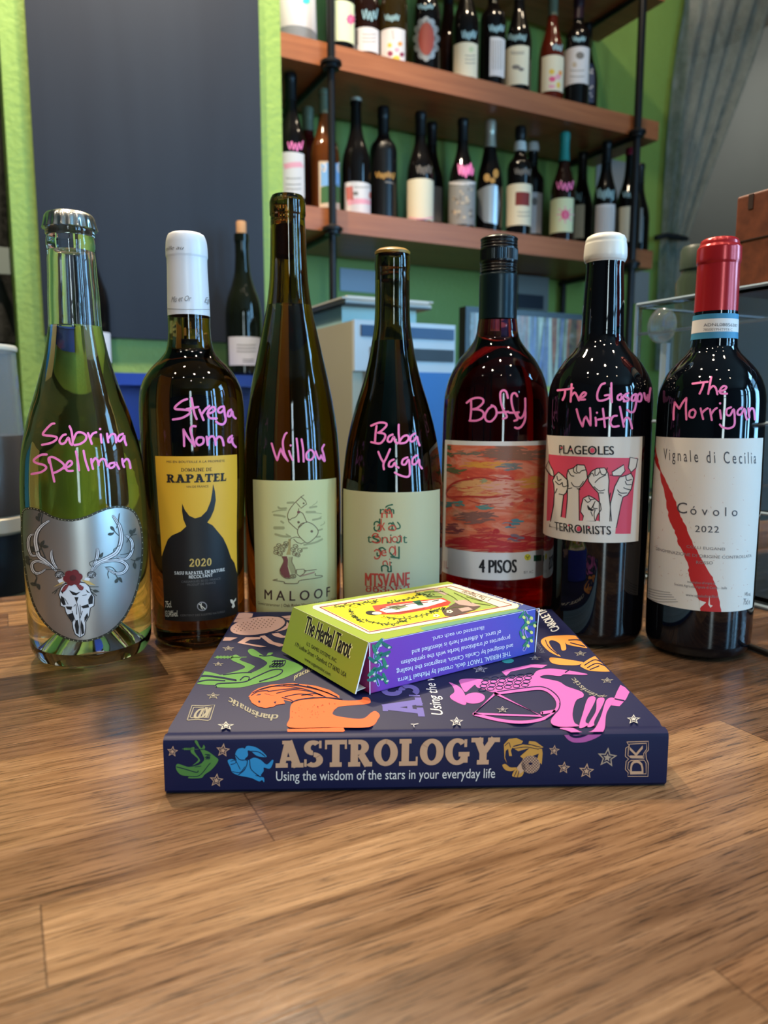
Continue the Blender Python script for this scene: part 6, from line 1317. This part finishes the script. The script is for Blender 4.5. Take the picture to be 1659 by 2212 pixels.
# sheer curtain tied back at the doorway
VC = V_WALL - .03
LACE = mat('sheer_lace', (176, 182, 172), .8, alpha=0.80); k = NT(LACE); o = k.obj()
vn = k.noise(k.mapping(o, (38, 38, 22)), 1.0, 5, .7); k.l(k.ramp(vn, [(0.40, (205, 205, 205)), (0.60, (240, 240, 240))]), k.b.inputs['Alpha'])
k.l(k.ramp(k.noise(k.mapping(o, (30, 30, 14), (5, 1, 2)), 1.0, 4, .6), [(0.35, (112, 120, 113)), (0.65, (136, 142, 133))]), k.b.inputs['Base Color'])
cu = thing('lace_curtain', 'sheer grey lace curtain tied back beside the shelving at the doorway', 'curtain', on_v(1470, 640, VC))
def drape(rows, name, folds, amp, ph=0.0):
    n = 72; Vv, Ff = [], []
    ys = [r_[0] for r_ in rows]; fl_ = pchip(ys, [r_[1] for r_ in rows]); fr_ = pchip(ys, [r_[2] for r_ in rows]); m_ = 44
    for i in range(m_ + 1):
        y = ys[0] + (ys[-1] - ys[0]) * i / m_; A_, B_ = on_v(fl_(y), y, VC), on_v(fr_(y), y, VC)
        wdt = (B_ - A_).length
        for j in range(n + 1):
            t_ = j / n; p = A_.lerp(B_, t_); aa = amp * (0.5 + 0.5 * min(1, wdt / .25))
            Vv.append(p + V * (aa * math.sin(t_ * folds * 2 * math.pi + ph + 0.4 * math.sin(i * .12)) + aa * .4 * math.sin(t_ * folds * 4.7 + 1)))
    for i in range(m_):
        for j in range(n):
            a_ = i * (n + 1) + j; Ff.append((a_, a_ + 1, a_ + n + 2, a_ + n + 1))
    return link(name, Vv, Ff, LACE, cu, None, True)
drape([(-160, 1500, 1760), (0, 1484, 1672), (120, 1463, 1632), (230, 1449, 1590), (330, 1440, 1550), (420, 1434, 1516), (512, 1430, 1484)], 'gathered_panel', 5, .011)
drape([(508, 1429, 1484), (540, 1426, 1492), (600, 1424, 1490), (680, 1420, 1486), (800, 1416, 1480)], 'lower_panel', 4, .008)
MB().tube([on_v(1416, 514, VC - .02), on_v(1440, 508, VC - .025), on_v(1462, 512, VC - .03), on_v(1484, 516, VC - .02)], [.009, .008, .010, .007], 10).build('tieback', mat('black_tie', (24, 26, 28), .7), cu, smooth=True)
# framed notice on the far wall
A_, B_ = on_plane(1532, 560, V * 3.18, V), on_plane(1640, 452, V * 3.18, V)
nb = thing('framed_notice', 'dark framed notice on the grey wall seen through the doorway', 'frame', uv(A_.dot(U), 3.18, A_.z))
MB().room(A_.dot(U), B_.dot(U), 3.15, 3.198, A_.z, B_.z).build('frame', mat('notice_frame', (50, 54, 62), .5), nb)
MB().room(A_.dot(U) + .022, B_.dot(U) - .022, 3.145, 3.15, A_.z + .022, B_.z - .022).build('sheet', mat('notice_sheet', (150, 158, 166), .5), nb)
# clear acrylic case on the right of the bar
ACR = mat('clear_acrylic', (244, 248, 250), .02, 0, 1.0, 1.08); EDG = mat('acrylic_edge', (176, 198, 216), .15, 0, .4, 1.3, spec=.8)
CU0, CV1, CZ1 = 0.603, 0.598, HC + 0.2877; CU1, CV0 = 1.02, 0.20
ac = thing('acrylic_case', 'clear acrylic display case with inner shelves at the right end of the bar', 'display case', uv((CU0 + CU1) / 2, (CV0 + CV1) / 2, HC))
tk = .004
MB().room(CU0, CU0 + tk, CV0, CV1, HC + .001, CZ1 - tk).build('side_panel', ACR, ac); MB().room(CU1 - tk, CU1, CV0, CV1, HC + .001, CZ1 - tk).build('side_panel', ACR, ac)
MB().room(CU0 + tk, CU1 - tk, CV1 - tk, CV1, HC + .001, CZ1 - tk).build('back_panel', ACR, ac)
MB().room(CU0, CU1, CV0, CV1, CZ1 - tk, CZ1).build('top_panel', ACR, ac)
for z in (HC + .006, HC + .085, HC + .165): MB().room(CU0 + tk, CU1 - tk, CV0 + .02, CV1 - tk - .002, z, z + .004).build('shelf', ACR, ac)
b = MB()
for (p0, p1) in (((CU0, CV0, CZ1), (CU0, CV1, CZ1)), ((CU0, CV1, CZ1), (CU1, CV1, CZ1)), ((CU0, CV1, HC + .003), (CU0, CV1, CZ1)), ((CU0, CV0, HC + .003), (CU0, CV1, HC + .003)), ((CU0 + .004, CV0, CZ1 - .03), (CU0 + .004, CV1, CZ1 - .03)), ((CU0, CV0, HC + .087), (CU0, CV1, HC + .087)), ((CU0, CV0, HC + .167), (CU0, CV1, HC + .167))):
    b.tube([uv(*p0), uv(*p1)], .0018, 6)
b.build('edge_trim', EDG, ac)
pe = on_u(1424, 1000, CU0 - .004); vv = pe.dot(V)
MB().room(CU0 - .006, CU0 - .001, vv - .004, vv + .004, HC + .002, HC + .245).build('hinge_strip', EDG, ac)
kp = on_u(1424, 703, CU0 - .008); 
kb = MB(); kb.tube([kp + U * .006, kp + U * .002, kp - U * .004, kp - U * .008], [.017, .0175, .012, .005], 24); kb.build('suction_cup', mat('clear_silicone', (235, 240, 242), .06, 0, .9, 1.2, alpha=.55), ac, smooth=True)
# wooden box on the case
BRN = mat('brown_box_wood', (112, 56, 36), .5); k = NT(BRN); o = k.obj(); k.l(k.ramp(k.noise(k.mapping(o, (12, 80, 80)), 1.0, 4, .6), [(0.3, (92, 44, 28)), (0.7, (126, 66, 42))]), k.b.inputs['Base Color'])
wv = 0.36; w0 = on_v(1586, 520, wv + .14); bz0 = CZ1 + .0005; hz1 = on_v(1586, 425, wv + .14).z
wx = thing('wooden_box', 'reddish brown wooden box standing on the acrylic case at the right edge', 'box', uv(w0.dot(U) + .07, wv + .07, bz0), TH)
wu = w0.dot(U)
MB().rbox(uv(wu, wv, bz0), U * .15, V * .14, Vector((0, 0, hz1 - bz0)), .002).build('body', BRN, wx)
MB().room(wu - .0006, wu + .002, wv + .122, wv + .127, hz1 - .014, hz1 - .001).build('joint_notch', mat('notch_dark', (48, 24, 16), .7), wx)
MB().room(wu - .0008, wu + .001, wv + .002, wv + .138, bz0 + (hz1 - bz0) * .52, bz0 + (hz1 - bz0) * .53).build('board_joint', mat('notch_dark', (48, 24, 16)), wx)
ch = MB()
random.seed(9)
for i in range(16):
    p = uv(wu + .02 + .004 * (i % 4), wv + .115 - .006 * i + random.uniform(-.008, .008), hz1 + .0045)
    d_ = Vector((random.uniform(-1, 1), random.uniform(-1, 1), random.uniform(-.3, .3))).normalized() * .0032
    e_ = d_.cross(Vector((0, 0, 1))).normalized() * .002
    ch.tube([p + d_ * math.cos(R(t_)) + e_ * math.sin(R(t_)) for t_ in range(0, 361, 45)], .0011, 6, False)
tag(ch.build('brass_chain', mat('pale_brass', (214, 196, 160), .2, 1.0), None, smooth=True), 'little pale brass chain lying on top of the wooden box', 'chain')
# dark grey-green jar just behind the case
g = on_v(1508, 600, .72); zj = on_v(1500, 532, .72).z
jr = thing('storage_jar', 'grey-green glass jar behind the acrylic case left of the red capsule', 'jar', Vector((g.x, g.y, HC)))
JG = mat('grey_green_glass', (70, 84, 70), .12, 0, .4, 1.3)
MB().lathe((g.x, g.y), [(0, HC + .001), (.026, HC + .001), (.028, HC + .006), (.028, zj - .045), (.022, zj - .035), (.0215, zj - .03)], 36).build('body', JG, jr, smooth=True)
MB().lathe((g.x, g.y), [(.0215, zj - .03), (.0235, zj - .029), (.0235, zj - .004), (.021, zj), (0, zj)], 36).build('lid', mat('jar_lid', (58, 70, 60), .4), jr, smooth=True)
# coffee grinder at the left edge
gc = on_v(-42, 1230, 1.06); gx, gy = gc.x, gc.y; gz = HC - .05
Zg = math.hypot(gx, gy); rG = 0.058
def zg(y):
    d = ray(20, y); return CAMZ + d.z / math.hypot(d.x, d.y) * (Zg - .03)
cg = thing('coffee_grinder', 'clear hopper on a dark grey grinder body cut by the left frame edge', 'coffee grinder', (gx, gy, gz))
HOP = mat('hopper_plastic', (210, 216, 222), .06, 0, .8, 1.15); RIM = mat('hopper_rim', (214, 208, 190), .25)
MB().lathe((gx, gy), [(rG * 1.03, zg(941)), (rG * .97, zg(754)), (rG * .955, zg(754)), (rG * 1.015, zg(941))], 48).build('hopper', HOP, cg, smooth=True)
MB().lathe((gx, gy), [(rG * .95, zg(756)), (rG * 1.0, zg(757)), (rG * 1.01, zg(751)), (rG * .99, zg(745)), (rG * .94, zg(745)), (rG * .95, zg(756))], 48).build('rim', RIM, cg, smooth=True)
MB().lathe((gx, gy), [(0, zg(1112)), (rG * 1.02, zg(1112)), (rG * 1.04, zg(1100)), (rG * 1.05, zg(952)), (rG * 1.03, zg(941)), (0, zg(941))], 48).build('body', mat('grinder_grey', (92, 84, 78), .3, .4), cg, smooth=True)
MB().lathe((gx, gy), [(0, zg(1152)), (rG * .98, zg(1152)), (rG * 1.04, zg(1146)), (rG * 1.04, zg(1118)), (rG * .98, zg(1112)), (0, zg(1112))], 48).build('band', mat('grinder_band', (206, 196, 176), .3, .3), cg, smooth=True)
MB().lathe((gx, gy), [(0, gz + .001), (rG * .96, gz + .001), (rG * .96, zg(1153)), (0, zg(1153))], 48).build('foot', mat('grinder_foot', (22, 24, 26), .4), cg, smooth=True)
# dark coat on the wall left of the pier
CO = mat('dark_coat', (38, 38, 36), .8); k = NT(CO); k.bump(k.noise(k.obj(), 40, 4), .5, .01)
coat = thing('hanging_coat', 'dark coat hanging at the left edge beside the green pier', 'coat', on_v(-20, 300, 1.86))
Vv, Ff = [], []
cl = pchip([-200, 100, 300, 480, 600, 700, 742], [-40, -90, -100, -95, -90, -84, -80]); crr = pchip([-200, 100, 240, 330, 480, 600, 690, 742], [-30, -4, 2, 12, 16, 24, 34, 36])
for i in range(41):
    y = -200 + 942 * i / 40; A_, B_ = on_v(cl(y), y, 1.86), on_v(crr(y), y, 1.86)
    for j in range(33):
        t_ = 2 * math.pi * j / 32; Vv.append(A_.lerp(B_, .5 - .5 * math.cos(t_)) + V * (-.03 * math.sin(t_) * (1 + .4 * math.sin(5 * t_ + i * .1))))
for i in range(40):
    for j in range(32): q_ = i * 33 + j; Ff.append((q_, q_ + 1, q_ + 34, q_ + 33))
link('body', Vv, Ff, CO, coat, None, True)
A_, B_ = on_v(-16, 590, 1.80), on_v(19, 535, 1.80)
MB().room(A_.dot(U), B_.dot(U), 1.80, 1.803, A_.z, B_.z).build('tag', mat('coat_tag', (130, 140, 136), .6), coat)
# thin dark cable on the bar by the case
tag(MB().tube([on_z(1606, 1392, HC + .0025), on_z(1630, 1400, HC + .0025), on_z(1662, 1412, HC + .0025), on_z(1740, 1436, HC + .0025)], .0022, 10).build('power_cable', mat('cable_black', (26, 22, 20), .5), None, smooth=True), 'thin black cable on the bar by the right-end red capsule bottle', 'cable')
